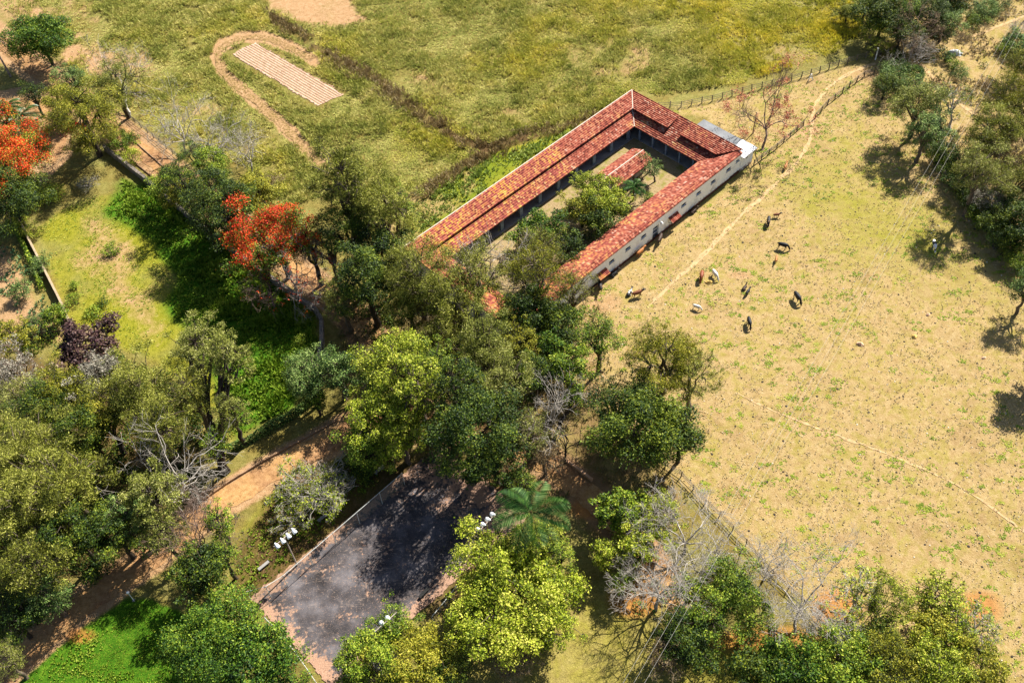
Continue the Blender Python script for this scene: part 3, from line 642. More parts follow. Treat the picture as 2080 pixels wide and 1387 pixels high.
# leaf litter + garden weeds + soil area weeds
X, Y, px, py, g = scatter(SOILC, 2.2, 31); k = fbm(X, Y, 4, 15) > .55; X, Y = X[k], Y[k]
blades('verge_grass', X, Y, .3, .35, 5, leafmat('verge', [(.04, .045, .01), (.10, .10, .02), (.2, .17, .06), (.3, .24, .12)]), 'rough low weeds under the central trees', 'weeds', g, .08, fbm(X, Y, 3, 93))
X, Y, px, py, g = scatter(GARDEN+[], 2.5, 32); k = fbm(X, Y, 4, 16) > .50; X, Y = X[k], Y[k]
blades('garden_weeds', X, Y, .35, .4, 6, leafmat('weed', [(.02, .07, .02), (.06, .15, .05), (.13, .24, .09), (.25, .33, .16)]), 'green weeds in the pale plot at the left edge', 'weeds', g, .09, fbm(X, Y, 3, 94))
# dung and pale stones
g = np.random.default_rng(77)
def pats(name, n, r, mat, label, cat, h):
    m = MB(); k = 0
    while k < n:
        x, y = 1180+g.random()*900, 240+g.random()*1140
        if sd_poly(np.array([x]), np.array([y]), PASTURE)[0] < 14: continue
        X, Y = G(x, y); ub_, vb_ = X*UX+Y*UY, -X*UY+Y*UX
        if 62 < ub_ < 126 and vb_ > 72.5: continue
        s = r*(.6+.8*g.random()); z = gz(np.array([X]), np.array([Y]))[0]
        ring = [(X+math.cos(q*math.pi/3)*s*(.8+.4*g.random()), Y+math.sin(q*math.pi/3)*s*(.8+.4*g.random()), z-.02) for q in range(6)]
        top = [((a-X)*.6+X, (b-Y)*.6+Y, z+h) for a, b, _ in ring]
        m.add(ring+top, [(i, (i+1) % 6, 6+(i+1) % 6, 6+i) for i in range(6)]+[tuple(range(6, 12))]); k += 1
    tag(m.build(name, mat), label, cat, kind='stuff')
pats('dung_pats', 260, .17, plain('dung', (.035, .028, .022), .3), 'dark dung pats scattered on the pasture', 'dung', .06)
pats('pale_stones', 150, .10, plain('pale_stone', (.6, .56, .48), .2), 'small pale stones scattered on the pasture', 'stones', .07)

def undergrowth(area, dens, r0, leaf, label, seed, thr=.42):
    X, Y, px, py, g = scatter(area, dens, seed); k = fbm(X, Y, 9, seed) > thr; X, Y = X[k], Y[k]; n = len(X)
    rr = r0*(.4+.9*g.random(n)); cnt = np.maximum(8, (rr**2*70).astype(int)); ci = np.repeat(np.arange(n), cnt); N = len(ci)
    d = rdir(N, g); d[:, 2] = np.abs(d[:, 2]); q = 1-.5*g.random(N)**1.5; ct = g.random(n)
    pos = np.stack([X[ci], Y[ci], np.zeros(N)+.1], 1)+d*(rr[ci]*q)[:, None]*np.array([1, 1, .9])
    L = .15*(.5+g.random(N)); ti = np.clip(.4*ct[ci]+.6*g.random(N), 0, 1)
    tag(link('undergrowth', np_mesh('undergrowth', leaves(pos, d*.5+rdir(N, g)*.7+np.array([0, 0, .4]), L, L*.55, g), 4, ti), LM[leaf]), label, 'undergrowth', kind='stuff')
undergrowth([(-60, 640), (140, 690), (330, 760), (470, 860), (400, 1000), (300, 1110), (100, 1240), (-60, 1330)], .45, 1.3, 'dark', 'leafy undergrowth between the trees of the left thicket', 201)
undergrowth([(640, 600), (860, 560), (1150, 620), (1180, 760), (1080, 820), (1060, 940), (900, 960), (760, 880), (860, 780), (760, 690)], .36, 1.2, 'dark', 'dark undergrowth between the central trees', 202)
undergrowth([(1880, 290), (1900, 285), (1990, 400), (2100, 530), (2120, 620), (2060, 545), (2000, 478), (1945, 405)], .9, 1.1, 'mid', 'dense strip of bushes running along the weathered fence at the right', 203, .2)
undergrowth([(1240, 1060), (1420, 1050), (1560, 1200), (1700, 1340), (1560, 1440), (1330, 1320), (1230, 1160)], .14, .9, 'teal', 'scattered undergrowth between the lower right trees', 204)
undergrowth([(330, 330), (420, 300), (560, 400), (600, 430), (620, 560), (520, 520), (380, 410)], .25, 1.1, 'mid', 'leafy undergrowth along the road above the stone wall', 205)
undergrowth([(1790, -40), (1990, -40), (1960, 40), (1900, 120), (1860, 130), (1800, 110)], .3, 1.3, 'dark', 'dark thicket floor under the ravine trees at the top right', 206, .3)
undergrowth([(1880, 20), (2120, -40), (2120, 560), (1960, 400), (1900, 280), (1860, 130)], .05, .8, 'olive', 'low bushes scattered over the dry hillside', 207, .3)

# ------------------------------------------------------------------ the stable
def rooftile_mat(name, yel):
    t = NT(name, .85, .15); t.P()
    s0 = t.n.new('ShaderNodeSeparateXYZ'); t.L(t.P(), s0.inputs[0]); cb = t.n.new('ShaderNodeCombineXYZ')
    t.L(t.math('FLOOR', t.math('MULTIPLY', t.math('ADD', t.math('MULTIPLY', s0.outputs[0], UX), t.math('MULTIPLY', s0.outputs[1], UY)), 3.3)), cb.inputs[0])
    t.L(t.math('FLOOR', t.math('MULTIPLY', t.math('SUBTRACT', t.math('MULTIPLY', s0.outputs[1], UX), t.math('MULTIPLY', s0.outputs[0], UY)), 2.7)), cb.inputs[1])
    wn = t.n.new('ShaderNodeTexWhiteNoise'); t.L(cb.outputs[0], wn.inputs['Vector'])
    a1 = t.noise(.18, 4, .65); a2 = t.noise(1.4, 4, .7)
    r = wn.outputs['Value']
    red = t.ramp(r, [(0., K(122, 58, 48, .56)), (.35, K(174, 88, 70, .56)), (.7, K(204, 116, 92, .56)), (.95, K(222, 150, 124, .56)), (1., K(236, 192, 170, .56))])
    yl = t.ramp(r, [(0., K(156, 72, 66, .56)), (.35, K(204, 108, 100, .56)), (.6, K(220, 138, 98, .56)), (.8, K(236, 172, 72, .56)), (1., K(244, 206, 112, .56))])
    s = t.n.new('ShaderNodeSeparateXYZ'); t.L(t.P(), s.inputs[0])
    uu = t.math('ADD', t.math('MULTIPLY', s.outputs[0], UX), t.math('MULTIPLY', s.outputs[1], UY))
    fy = t.math('ADD', t.map(uu, 112, 70, 0, yel), t.math('MULTIPLY', t.math('SUBTRACT', a1, .5), 3.0), clamp=True)
    c = t.mix(fy, red, yl)
    c = t.mix(t.map(a2, .54, .76, 0, .35), c, K(140, 72, 56))
    c = t.mix(t.map(t.noise(5, 3), .62, .74, 0, .5), c, K(196, 150, 128))
    return t.col(c)
TILE = rooftile_mat('roof_tile', .95); TILE2 = rooftile_mat('roof_tile_plain', .55)
WHT = None
t = NT('whitewash', .9, .15); t.P(); a1 = t.noise(.45, 5, .7); a2 = t.noise(2.4, 5, .75)
s = t.n.new('ShaderNodeSeparateXYZ'); t.L(t.P(), s.inputs[0])
low = t.math('ADD', t.map(s.outputs[2], 1.6, .0), t.math('MULTIPLY', t.math('SUBTRACT', a2, .5), 3.), clamp=True)
dmg = t.math('MULTIPLY', t.map(a1, .50, .64), t.map(s.outputs[2], 3.4, .6))
c = t.mix(t.map(a2, .55, .8, 0, .2), (.93, .95, .97), K(200, 190, 178, .9))
c = t.mix(t.math('MULTIPLY', dmg, .6), c, t.ramp(a2, [(.4, K(150, 120, 100)), (.6, K(196, 168, 146))]))
c = t.mix(t.math('MULTIPLY', t.map(low, .55, .9), .85), c, K(150, 104, 82))
WALL = t.col(c); t.bump(a2, .3, .04)
PLAS = plain('old_plaster', K(206, 196, 184, .8), .2, 1.2, obj=False)
BLUE = plain('blue_paint', (.10, .21, .38), .3, 1.5, obj=False)
STALL = plain('shade_dark_plaster', (.16, .15, .14), .4, 1.5, obj=False)  # veranda shade on the stall walls is put into this dark base colour
PANEL = plain('shaded_white_wash', (.16, .22, .32), .25, 1.2, obj=False)  # white pillars, their bluish shade painted into the colour
DARK = plain('dark_opening', (.012, .011, .010), .3, 2)
WOOD = plain('grey_wood', (.16, .13, .10), .45, 3, obj=False)
CONC = plain('concrete', K(176, 172, 168), .22, .8, obj=False)
WPAINT = plain('white_paint', (.8, .8, .8), .06, 2)
CAPM = plain('mortar_cap', K(236, 214, 196, .8), .2, 3, obj=False)
root = empty('stable_building', (*UV(92, 86), 0), 'long four-winged farm stable with red tiled roofs and white walls around a courtyard', 'stable')

def roof(name, e0, e1, t0, t1, mat, axis, rib=.27, row=.38, thick=.12, par=root):
    """tiled roof plane. points given as (u,v,z): eave start/end, top start/end; axis 0: wing runs along u, 1: along v"""
    e0, e1, t0, t1 = map(np.array, (e0, e1, t0, t1)); o = axis
    slope = np.linalg.norm((t0-e0)[[1-o, 2]]); nr = max(2, int(round(slope/row)))
    lo = min(e0[o], t0[o]); hi = max(e1[o], t1[o]); ph = [0, .25, .5, .75]
    xs_ = np.array([lo+rib*(k+p) for k in range(int((hi-lo)/rib)+1) for p in ph]); xs_ = np.r_[xs_[xs_ < hi], hi]
    ribz = .03*np.abs(np.sin((xs_/rib)*math.pi)); V = []
    rows = []
    for k in range(nr): rows += [(k/nr-.01*(k > 0), .10), ((k+1)/nr, .0)]
    for f_, dz in rows:
        a = e0+(t0-e0)*f_; b = e1+(t1-e1)*f_; X_ = np.clip(xs_, a[o], b[o])
        P = np.zeros((len(xs_), 3)); P[:, o] = X_; P[:, 1-o] = a[1-o]; P[:, 2] = a[2]+ribz+dz+.02*(vnoise(X_, X_*0+f_*5, 3.1, 65)-.5)
        V.append(P)
    V = np.array(V); V[..., 2] += .07*(vnoise(V[..., o], V[..., 1-o], 6.5, 66)-.5); nr2, nx = V.shape[:2]; V = V.reshape(-1, 3)
    i = (np.arange(nr2-1)[:, None]*nx+np.arange(nx-1)[None]).ravel(); F = np.stack([i, i+1, i+nx+1, i+nx], 1)
    # underside and rim
    base = len(V); a, b, c_, d = e0, e1, t1, t0
    und = np.array([a-[0, 0, thick], b-[0, 0, thick], c_-[0, 0, thick], d-[0, 0, thick], a+[0, 0, .03], b+[0, 0, .03], c_+[0, 0, -.01], d+[0, 0, -.01]])
    F = np.vstack([F, np.array([(3, 2, 1, 0), (0, 1, 5, 4), (1, 2, 6, 5), (2, 3, 7, 6), (3, 0, 4, 7)])+base]); V = np.vstack([V, und])
    W_ = np.stack([V[:, 0]*UX-V[:, 1]*UY, V[:, 0]*UY+V[:, 1]*UX, V[:, 2]], 1)-np.array(par.location)
    return link(name, idx_mesh(name, W_, F), mat, par)
# wings: left (v 93.7..99), back (u 114.8..120.3), right (v 73.8..78.5), front (u 64..70)
ZO, ZS, ZT, ZI = 5.1, 4.35, 3.88, 2.85
vl0, vl1, vl2, vl3 = 93.65, 96.25, 96.05, 99.15     # inner eave, top of lower tier, low edge of upper tier, outer edge
ub0, ub1, ub2, ub3 = 114.8, 117.2, 117.0, 120.25
uf3, uf2, uf1, uf0 = 64.3, 67.2, 67.0, 69.6
roof('roof', (uf2, vl2, ZS), (ub2, vl2, ZS), (uf3, vl3, ZO), (ub3, vl3, ZO), TILE, 0)
roof('roof', (uf0, vl0, ZI), (ub0, vl0, ZI), (uf1, vl1, ZT), (ub1, vl1, ZT), TILE, 0)
# back wing with a raised middle bay that carries straight through
vr0, vrR, vr3 = 78.9, 74.6, 73.78
mb0, mb1 = 85.0, 87.9
def mit(u_): return vr0-(u_-ub0)*(vr0-vr3-.2)/(ub3-ub0)      # mitre with the right wing
roof('roof', (ub2, mb1, ZS), (ub2, vl2, ZS), (ub3, mb1, ZO), (ub3, vl3, ZO), TILE2, 1)
roof('roof', (ub2, mit(ub2), ZS), (ub2, mb0, ZS), (ub3, mit(ub3), ZO), (ub3, mb0, ZO), TILE2, 1)
roof('roof', (ub0, mit(ub0), ZI), (ub0, mb0, ZI), (ub1, mit(ub1), ZT), (ub1, mb0, ZT), TILE2, 1)
roof('roof', (ub0, mb1, ZI), (ub0, vl0, ZI), (ub1, mb1, ZT), (ub1, vl1, ZT), TILE2, 1)
roof('roof', (ub0, mb0+.02, ZI+.02), (ub0, mb1-.02, ZI+.02), (ub3, mb0+.02, ZO-.03), (ub3, mb1-.02, ZO-.03), TILE2, 1)
# right wing, low pitch down to the courtyard, with a narrow outer eave
ZR = 4.76
roof('roof', (uf3, vr0, 2.98), (ub0, vr0, 2.98), (uf3, vrR, ZR), (ub3-.45, vrR, ZR), TILE2, 0)
roof('roof', (uf3, vr3, 4.5), (ub3, vr3, 4.5), (uf3, vrR-.02, ZR+.03), (ub3, vrR-.02, ZR+.03), TILE2, 0)
# front wing
roof('roof', (uf2, 76.6, ZS), (uf2, vl2, ZS), (uf3, 76.6, ZO), (uf3, vl3, ZO), TILE2, 1)
roof('roof', (uf0, 77.6, ZI), (uf0, vl0, ZI), (uf1, 77.6, ZT), (uf1, vl1, ZT), TILE2, 1)
# caps
m = MB(); m.tube([W3(uf3, vl3+.06, ZO+.06), W3(ub3, vl3+.06, ZO+.06)], .10, 6); m.build('parapet_cap', CAPM, root)
m = MB(); m.tube([W3(ub3+.05, vl3, ZO+.06), W3(ub3+.05, vr3, ZO+.06)], .09, 6); m.build('parapet_cap', TILE2, root)
for a, b in (((ub3, vl3, ZO+.06), (ub2, vl2, ZS+.06)), ((ub1, vl1, ZT+.06), (ub0, vl0, ZI+.06))):
    m = MB(); m.tube([W3(*a), W3(*b)], .11, 6); m.build('ridge_cap', CAPM, root)
m = MB(); m.tube([W3(uf3, vrR, ZR+.06), W3(ub3-.3, vrR, ZR+.06)], .09, 6); m.build('ridge_cap', TILE2, root)
m = MB(); m.tube([W3(ub0, vr0, ZI+.1), W3(ub3-.3, vrR+.1, ZR+.12)], .10, 6); m.build('valley_cap', TILE2, root)
for vv_ in (mb0, mb1):
    m = MB(); m.tube([W3(ub3, vv_, ZO+.05), W3(ub2, vv_, ZS+.06)], .09, 6); m.build('ridge_cap', TILE2, root)
    m = MB(); v_ = [W3(ub3, vv_, ZO-.02), W3(ub2, vv_, ZS-.02), W3(ub2, vv_, ZI+.9), W3(ub3, vv_, ZO-.4)]; m.add(v_, [(0, 1, 2, 3)])
# walls with openings (long pasture wall)
def wall(u_or_v, s0, s1, z1, holes, axis, off, th=.35, mat=WALL, z0=0., flip=1, name='wall'):
    cuts = sorted({s0, s1, *[h[0] for h in holes], *[h[1] for h in holes]}); zc = sorted({z0, z1, *[h[2] for h in holes], *[h[3] for h in holes]})
    m = MB()
    for i in range(len(cuts)-1):
        for j in range(len(zc)-1):
            cs_, cz = (cuts[i]+cuts[i+1])/2, (zc[j]+zc[j+1])/2
            if any(h[0] < cs_ < h[1] and h[2] < cz < h[3] for h in holes): continue
            if axis == 0: m.ubox(cuts[i], cuts[i+1], off, off+th, zc[j], zc[j+1])
            else: m.ubox(off, off+th, cuts[i], cuts[i+1], zc[j], zc[j+1])
    o = m.build(name, mat, root)
    return o
def upos(px, py, z): x, y = G(px, py, z); return x*UX+y*UY
WV = 73.92
wins = [(1247.4, 533.4), (1280, 507), (1312, 482), (1392.6, 417.5), (1422, 393), (1451.8, 369.8), (1483.5, 345.5), (1499.6, 327.4)]
holes = [(upos(a, b, 2.9)-.62, upos(a, b, 2.9)+.62, 2.5, 3.15) for a, b in wins[:-1]]
hu = upos(*wins[-1], 3.2); holes.append((hu-.5, hu+.5, 2.95, 3.5))
du = upos(1334, 473.5, 1.5); holes.append((du-.75, du+.75, .1, 2.9))
lu_ = upos(1500.6, 355.6, .6); holes.append((lu_-1.6, lu_+1.0, .1, .7))
wall(None, uf3+.2, ub3+.1, 4.42, holes, 0, WV)
for h in holes[:8]:
    m = MB(); m.ubox(h[0]+.03, h[1]-.03, WV+.2, WV+.24, h[2]+.02, h[3]-.02); wn_ = m.build('window', DARK, root)
    for k in (1, 2): m = MB(); uc = h[0]+(h[1]-h[0])*k/3; m.ubox(uc-.03, uc+.03, WV+.14, WV+.19, h[2]+.01, h[3]-.01); q = m.build('bar', DARK, root); q.parent = wn_; q.matrix_parent_inverse = Matrix(); q.location = (0, 0, 0)
    m = MB(); m.ubox(h[0]-.08, h[1]+.08, WV-.06, WV+.12, h[2]-.09, h[2]-.005); q = m.build('sill', CONC, root); q.parent = wn_; q.matrix_parent_inverse = Matrix()
h = holes[8]; m = MB(); m.ubox(h[0]+.04, h[0]+.72, WV+.22, WV+.27, .1, 2.85); m.ubox(h[0]+.05, h[1]-.05, WV+.30, WV+.33, .1, 2.85)
dr = m.build('door', plain('door_grey', (.10, .12, .15), .3, 2), root)
for z_ in (1.2, 2.05): m = MB(); m.ubox(h[0]+.04, h[1]-.04, WV+.14, WV+.2, z_, z_+.1); q = m.build('door_rail', WPAINT, root); q.parent = dr
m = MB(); m.ubox(uf3+.2, ub3+.1, WV-.06, WV-.003, -.1, .5); m.build('plinth', plain('stained_plinth', K(120, 74, 56), .35, 1, obj=False), root)
# tile eave course on the pasture side
m = MB()
for k in range(int((ub3-uf3)/.27)): u0 = uf3+k*.27; m.tube([W3(u0+.13, vr3-.12, 4.48), W3(u0+.13, vr3+.3, 4.62)], .085, 5)
m.build('eave_tiles', TILE2, root)
# little tiled awnings
for px, py in ((1221, 553), (1369.5, 440)):
    uc = upos(px, py, 2.3); roof('awning', (uc-1.15, WV-1.05, 1.95), (uc+1.15, WV-1.05, 1.95), (uc-1.15, WV, 2.55), (uc+1.15, WV, 2.55), TILE2, 0, row=.26, thick=.06)
    for s_ in (-1, 1): m = MB(); m.tube([W3(uc+s_*1.0, WV, 1.4), W3(uc+s_*1.0, WV-.9, 1.95)], .05, 5); m.build('bracket', WOOD, root)
ul = upos(1340, 449, 3.6); m = MB(); m.tube([W3(ul, WV, 3.5), W3(ul, WV-.5, 3.6)], .04, 6); m.tube([W3(ul, WV-.45, 3.7), W3(ul, WV-.5, 3.5), W3(ul, WV-.55, 3.3)], [.1, .22, .28], 8); m.build('wall_lamp', WPAINT, root)
# other outer walls
wall(None, uf3+.1, ub3, ZO-.12, [], 0, vl3-.35); wall(None, vr3+.4, vl3-.36, ZO-.14, [], 1, ub3-.36, mat=WALL)
wall(None, vr3+.4, vl3-.36, ZO-.14, [], 1, uf3+.1)
# stall walls under the high tiers with blue doors, and verandah pillars
ih = [(u_, u_+1.1, .1, 2.3) for u_ in np.arange(72, 113, 3.4)]
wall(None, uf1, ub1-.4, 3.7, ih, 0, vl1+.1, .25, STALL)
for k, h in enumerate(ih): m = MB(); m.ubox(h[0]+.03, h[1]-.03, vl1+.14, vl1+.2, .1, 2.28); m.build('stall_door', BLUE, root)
ih2 = [(v_, v_+1.1, .1, 2.3) for v_ in (80, 83, 86, 89.2, 92)]
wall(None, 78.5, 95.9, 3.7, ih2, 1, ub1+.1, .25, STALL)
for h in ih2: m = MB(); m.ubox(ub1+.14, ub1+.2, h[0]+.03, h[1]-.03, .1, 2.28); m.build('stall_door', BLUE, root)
wall(None, uf1, ub0, 2.85, [(u_, u_+1.2, .1, 2.3) for u_ in (74, 84, 95, 105)], 0, vr0-.6, .25, PLAS)
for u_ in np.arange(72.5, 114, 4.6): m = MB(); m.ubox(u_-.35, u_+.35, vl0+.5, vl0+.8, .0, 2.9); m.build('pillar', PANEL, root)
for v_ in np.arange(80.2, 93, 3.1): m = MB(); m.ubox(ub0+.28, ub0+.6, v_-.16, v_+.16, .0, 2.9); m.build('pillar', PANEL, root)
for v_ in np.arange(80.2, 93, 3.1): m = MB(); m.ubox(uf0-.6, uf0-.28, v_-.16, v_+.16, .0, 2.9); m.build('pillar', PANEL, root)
m = MB(); m.ubox(uf0-.2, ub0+.2, vl0+.1, vl1+.1, 0, .16); m.build('veranda_floor', CONC, root)
m = MB(); m.ubox(ub0+.21, ub1+.1, vr0+.3, vl1+.1, 0, .165); m.build('veranda_floor', CONC, root)
# concrete roofed annex behind the back wing, one end painted white
m = MB(); m.ubox(ub3+.05, 124.1, 76.6, 85.2, 3.32, 3.5); m.build('annex_roof', plain('weathered_slab', K(150, 152, 156), .22, .7, obj=False, spec=0), root)
m = MB(); m.ubox(ub3+.05, 124.15, 73.3, 76.59, 3.34, 3.54); m.build('annex_roof', plain('white_slab', K(252, 250, 250, .8), .1, .7, obj=False, spec=0), root)
m = MB(); m.ubox(ub3+.12, 123.9, WV-.05, WV+.3, 0, 3.32); m.ubox(123.6, 123.95, WV+.31, 85, 0, 3.32); m.ubox(ub3+.12, 123.59, 84.65, 85, 0, 3.32); m.build('annex_wall', WALL, root)
m = MB(); m.ubox(121.8, 122.3, WV-.075, WV-.053, 2.2, 2.6); m.build('annex_window', DARK, root)

# courtyard shed
sx, sy = UV(105.7, 87.6)
shed = empty('tiled_shed', (sx, sy, 0), 'small shed with a faded red gable roof standing in the middle of the courtyard', 'shed')
roof('roof', (100.9, 85.2, 2.6), (110.2, 85.2, 2.6), (100.9, 87.6, 3.6), (110.2, 87.6, 3.6), rooftile_mat('faded_tile', .0), 0, par=shed)
roof('roof', (100.9, 90.0, 2.6), (110.2, 90.0, 2.6), (100.9, 87.62, 3.6), (110.2, 87.62, 3.6), bpy.data.materials['faded_tile'], 0, par=shed)
m = MB(); m.tube([W3(100.9, 87.6, 3.66), W3(110.2, 87.6, 3.66)], .1, 6); m.build('ridge_cap', CAPM, shed)
for u_ in (101.3, 105.5, 109.8):
    for v_ in (85.6, 89.6): m = MB(); m.ubox(u_-.12, u_+.12, v_-.12, v_+.12, 0, 2.65); m.build('post', WOOD, shed)
m = MB(); m.ubox(101.5, 109.6, 86.2, 89.1, 0, 1.4); m.build('wall', PLAS, shed)

# ------------------------------------------------------------------ walls, kerbs, hedges
def strip_wall(name, line, wd, h, mat, label, cat, wob=.06, h2=None):
    P = [G(*p) for p in line]; seg = np.r_[0, np.cumsum([math.dist(a, b) for a, b in zip(P[:-1], P[1:])])]
    s = np.arange(0, seg[-1]+.01, .5); Q = np.stack([np.interp(s, seg, [p[0] for p in P]), np.interp(s, seg, [p[1] for p in P])], 1)
    T = np.gradient(Q, axis=0); T /= np.linalg.norm(T, axis=1, keepdims=True); N = np.stack([-T[:, 1], T[:, 0]], 1)
    g = np.random.default_rng(int(seg[-1]*10)); hh = h*(1+g.normal(size=len(Q))*wob); o = Q[0].copy(); V = []
    for k in range(len(Q)):
        for sd, zz in ((-1, -.1), (-1, hh[k]), (1, hh[k]), (1, -.1)): V.append((*(Q[k]-o+N[k]*sd*wd/2*(1+g.normal()*.05)), zz))
    F = [(4*k+j, 4*k+(j+1) % 4, 4*k+4+(j+1) % 4, 4*k+4+j) for k in range(len(Q)-1) for j in range(4)]
    e = len(V)-4; F += [(0, 3, 2, 1), (e, e+1, e+2, e+3)]
    me = bpy.data.meshes.new(name); me.from_pydata([tuple(map(float, v)) for v in V], [], F); me.update()
    return tag(link(name, me, mat, loc=(*o, 0)), label, cat)
STONE = plain('old_stone', K(150, 138, 128), .45, 2.2, obj=False); STONEL = plain('pale_stonework', K(206, 184, 152), .3, 2.2, obj=False)
KERB = plain('kerb', K(176, 142, 112), .3, 2, obj=False)
strip_wall('stone_wall', [(215, 306), (290, 364), (370, 432), (432, 482), (520, 548), (600, 604), (640, 632), (655, 655), (656, 700), (648, 745)], .55, 1.3, STONE, 'long grey stone wall running beside the dirt road above the shaded green enclosure', 'wall')
strip_wall('boundary_wall', [(40, 445), (62, 492), (95, 556), (125, 615), (152, 678), (170, 720)], .3, 1.3, STONEL, 'narrow pale wall along the left side of the yellow-green enclosure', 'wall')
strip_wall('low_kerb', [(410, 1018), (470, 976), (540, 934), (620, 891), (690, 852)], .25, .35, KERB, 'thin dark-edged kerb along the far side of the sandy road behind the court', 'kerb')
strip_wall('low_kerb', [(262, 278), (330, 338), (400, 392)], .2, .3, KERB, 'thin kerb on the field side of the straight upper left road', 'kerb')
strip_wall('low_kerb', [(255, 316), (295, 348), (350, 390)], .2, .3, KERB, 'thin kerb on the enclosure side of the straight upper left road', 'kerb')
strip_wall('gutter_wall', [(1142, 932), (1170, 951), (1203, 977)], .35, .5, plain('pale_rose_plaster', K(222, 176, 140), .2, 2, obj=False), 'short low plastered wall beside the earth road among the lower trees', 'wall')
strip_wall('court_kerb', [(515, 1217), (585, 1158), (700, 1060), (815, 966)], .2, .16, KERB, 'low kerb along the long upper left side of the court', 'kerb')
def hedge(line, wd, h, label, lf, seed):
    P = [G(*p) for p in line]; seg = np.r_[0, np.cumsum([math.dist(a, b) for a, b in zip(P[:-1], P[1:])])]; L = seg[-1]; g = np.random.default_rng(seed)
    n = int(L*(wd+2*h)*40); s = g.random(n)*L; x = np.interp(s, seg, [p[0] for p in P]); y = np.interp(s, seg, [p[1] for p in P])
    d = rdir(n, g); d[:, 2] = np.abs(d[:, 2])*1.0; lump = .8+.4*vnoise(s, s*0, 1.3, seed); pos = np.stack([x+d[:, 0]*wd/2*lump, y+d[:, 1]*wd/2*lump, .1+d[:, 2]*h*lump], 1)-np.array([P[0][0], P[0][1], 0])
    o = empty('hedge', (P[0][0], P[0][1], 0), label, 'hedge')
    link('foliage', np_mesh('foliage', leaves(pos, d+rdir(n, g)*.8, .16*(.6+.8*g.random(n)), .1*(.6+.8*g.random(n)), g), 4, g.random(n)), LM[lf], o)
    A = [(x[i]-P[0][0], y[i]-P[0][1], 0) for i in range(0, min(n, 400), 8)]; B_ = [(a[0]+g.normal()*.1, a[1]+g.normal()*.1, h*.6) for a in A]
    link('stems', segs_mesh('stems', A, B_, [.03]*len(A), [.015]*len(A)), BARK['mid'], o)
hedge([(470, 918), (540, 880), (600, 845), (655, 800)], 1.1, 1.6, 'clipped dark hedge between the shaded enclosure and the sandy road', 'teal', 5)
hedge([(25, 455), (50, 500), (75, 560), (88, 590)], 1.0, 1.0, 'straggly hedge on the outer side of the narrow pale wall', 'mid', 6)

# ------------------------------------------------------------------ fences
postme = {}
def fence(line, gap, h, rails, label, r=.09, mat=None, name='rail_fence', railr=.045, tilt=.05, cat='fence', postname='post', railname='rail'):
    mat = mat or WOOD
    P = [G(*p) for p in line]; seg = np.r_[0, np.cumsum([math.dist(a, b) for a, b in zip(P[:-1], P[1:])])]; L = seg[-1]
    n = max(1, int(round(L/gap))); s = np.linspace(0, L, n+1); x = np.interp(s, seg, [p[0] for p in P]); y = np.interp(s, seg, [p[1] for p in P])
    rt_ = empty(name, (x[0], y[0], 0), label, cat); key = (r, h, mat.name)
    if key not in postme:
        m = MB(); m.tube([(0, 0, -.2), (.01, 0, h*.5), (0, .01, h*.97), (0, 0, h)], [r*1.1, r, r*.95, r*.6], 7)
        me = bpy.data.meshes.new(postname); me.from_pydata(m.v, [], m.f); me.update(); postme[key] = me; me.materials.append(mat)
    g = np.random.default_rng(int(L*13))
    for a, b in zip(x, y):
        o = link(postname, postme[key], None, rt_, (a-x[0], b-y[0], 0)); o.rotation_euler = (g.normal()*tilt, g.normal()*tilt, g.random()*6); o.scale.z = .92+.16*g.random()
    for z in rails:
        m = MB()
        for i in range(n):
            
            m.tube([(x[i], y[i], z+g.normal()*tilt*.4), ((x[i]+x[i+1])/2, (y[i]+y[i+1])/2, z-.02), (x[i+1], y[i+1], z+g.normal()*tilt*.4)], railr, 5)
        m.build(railname, mat, rt_)
    return rt_
fence([(1338, 221), (1380, 219), (1450, 205), (1528, 184), (1599, 167), (1650, 152), (1703, 135), (1777, 113)], 2.1, 1.45, (.45, .85, 1.25), 'grey post and rail fence between field and cattle lane, ending at the white gatepost', .10)
fence([(1656, 240), (1680, 214), (1703, 196), (1750, 158), (1795, 140)], 2.5, 1.4, (.5, .9, 1.25), 'post and rail fence on the lower side of the cattle lane beneath the shrubs', .11)
fence([(1531, 336), (1580, 300), (1632, 255)], 2.2, 1.35, (.5, .85, 1.2), 'short rail fence from the stable corner past the red-budded tree to the lane gap', .10, railr=.06)
fence([(1880, 300), (1919, 362), (1952, 400), (2003, 465), (2040, 510), (2085, 552)], 2.6, 1.3, (.5, .9, 1.2), 'weathered fence climbing the right side of the pasture against the tree belt', .09, mat=plain('bleached_wood', (.34, .30, .25), .3, 2, obj=False))
fence([(1300, 900), (1345, 945), (1387, 970), (1430, 1020), (1470, 1058), (1515, 1104), (1558, 1158), (1632, 1225), (1683, 1289), (1720, 1330)], 2.6, 1.3, (.45, .85, 1.2), 'old rail fence along the lower left edge of the pasture between the bare trees', .08)
fence([(-20, 70), (20, 102), (50, 128)], 2.4, 1.4, (.5, .9, 1.3), 'paddock fence beside the road in the top left corner', .08)
fence([(262, 240), (300, 270), (335, 300), (365, 325)], 2.2, 1.4, (.5, .9, 1.3), 'paddock fence between the straight road and the field below the leaning tree', .08)
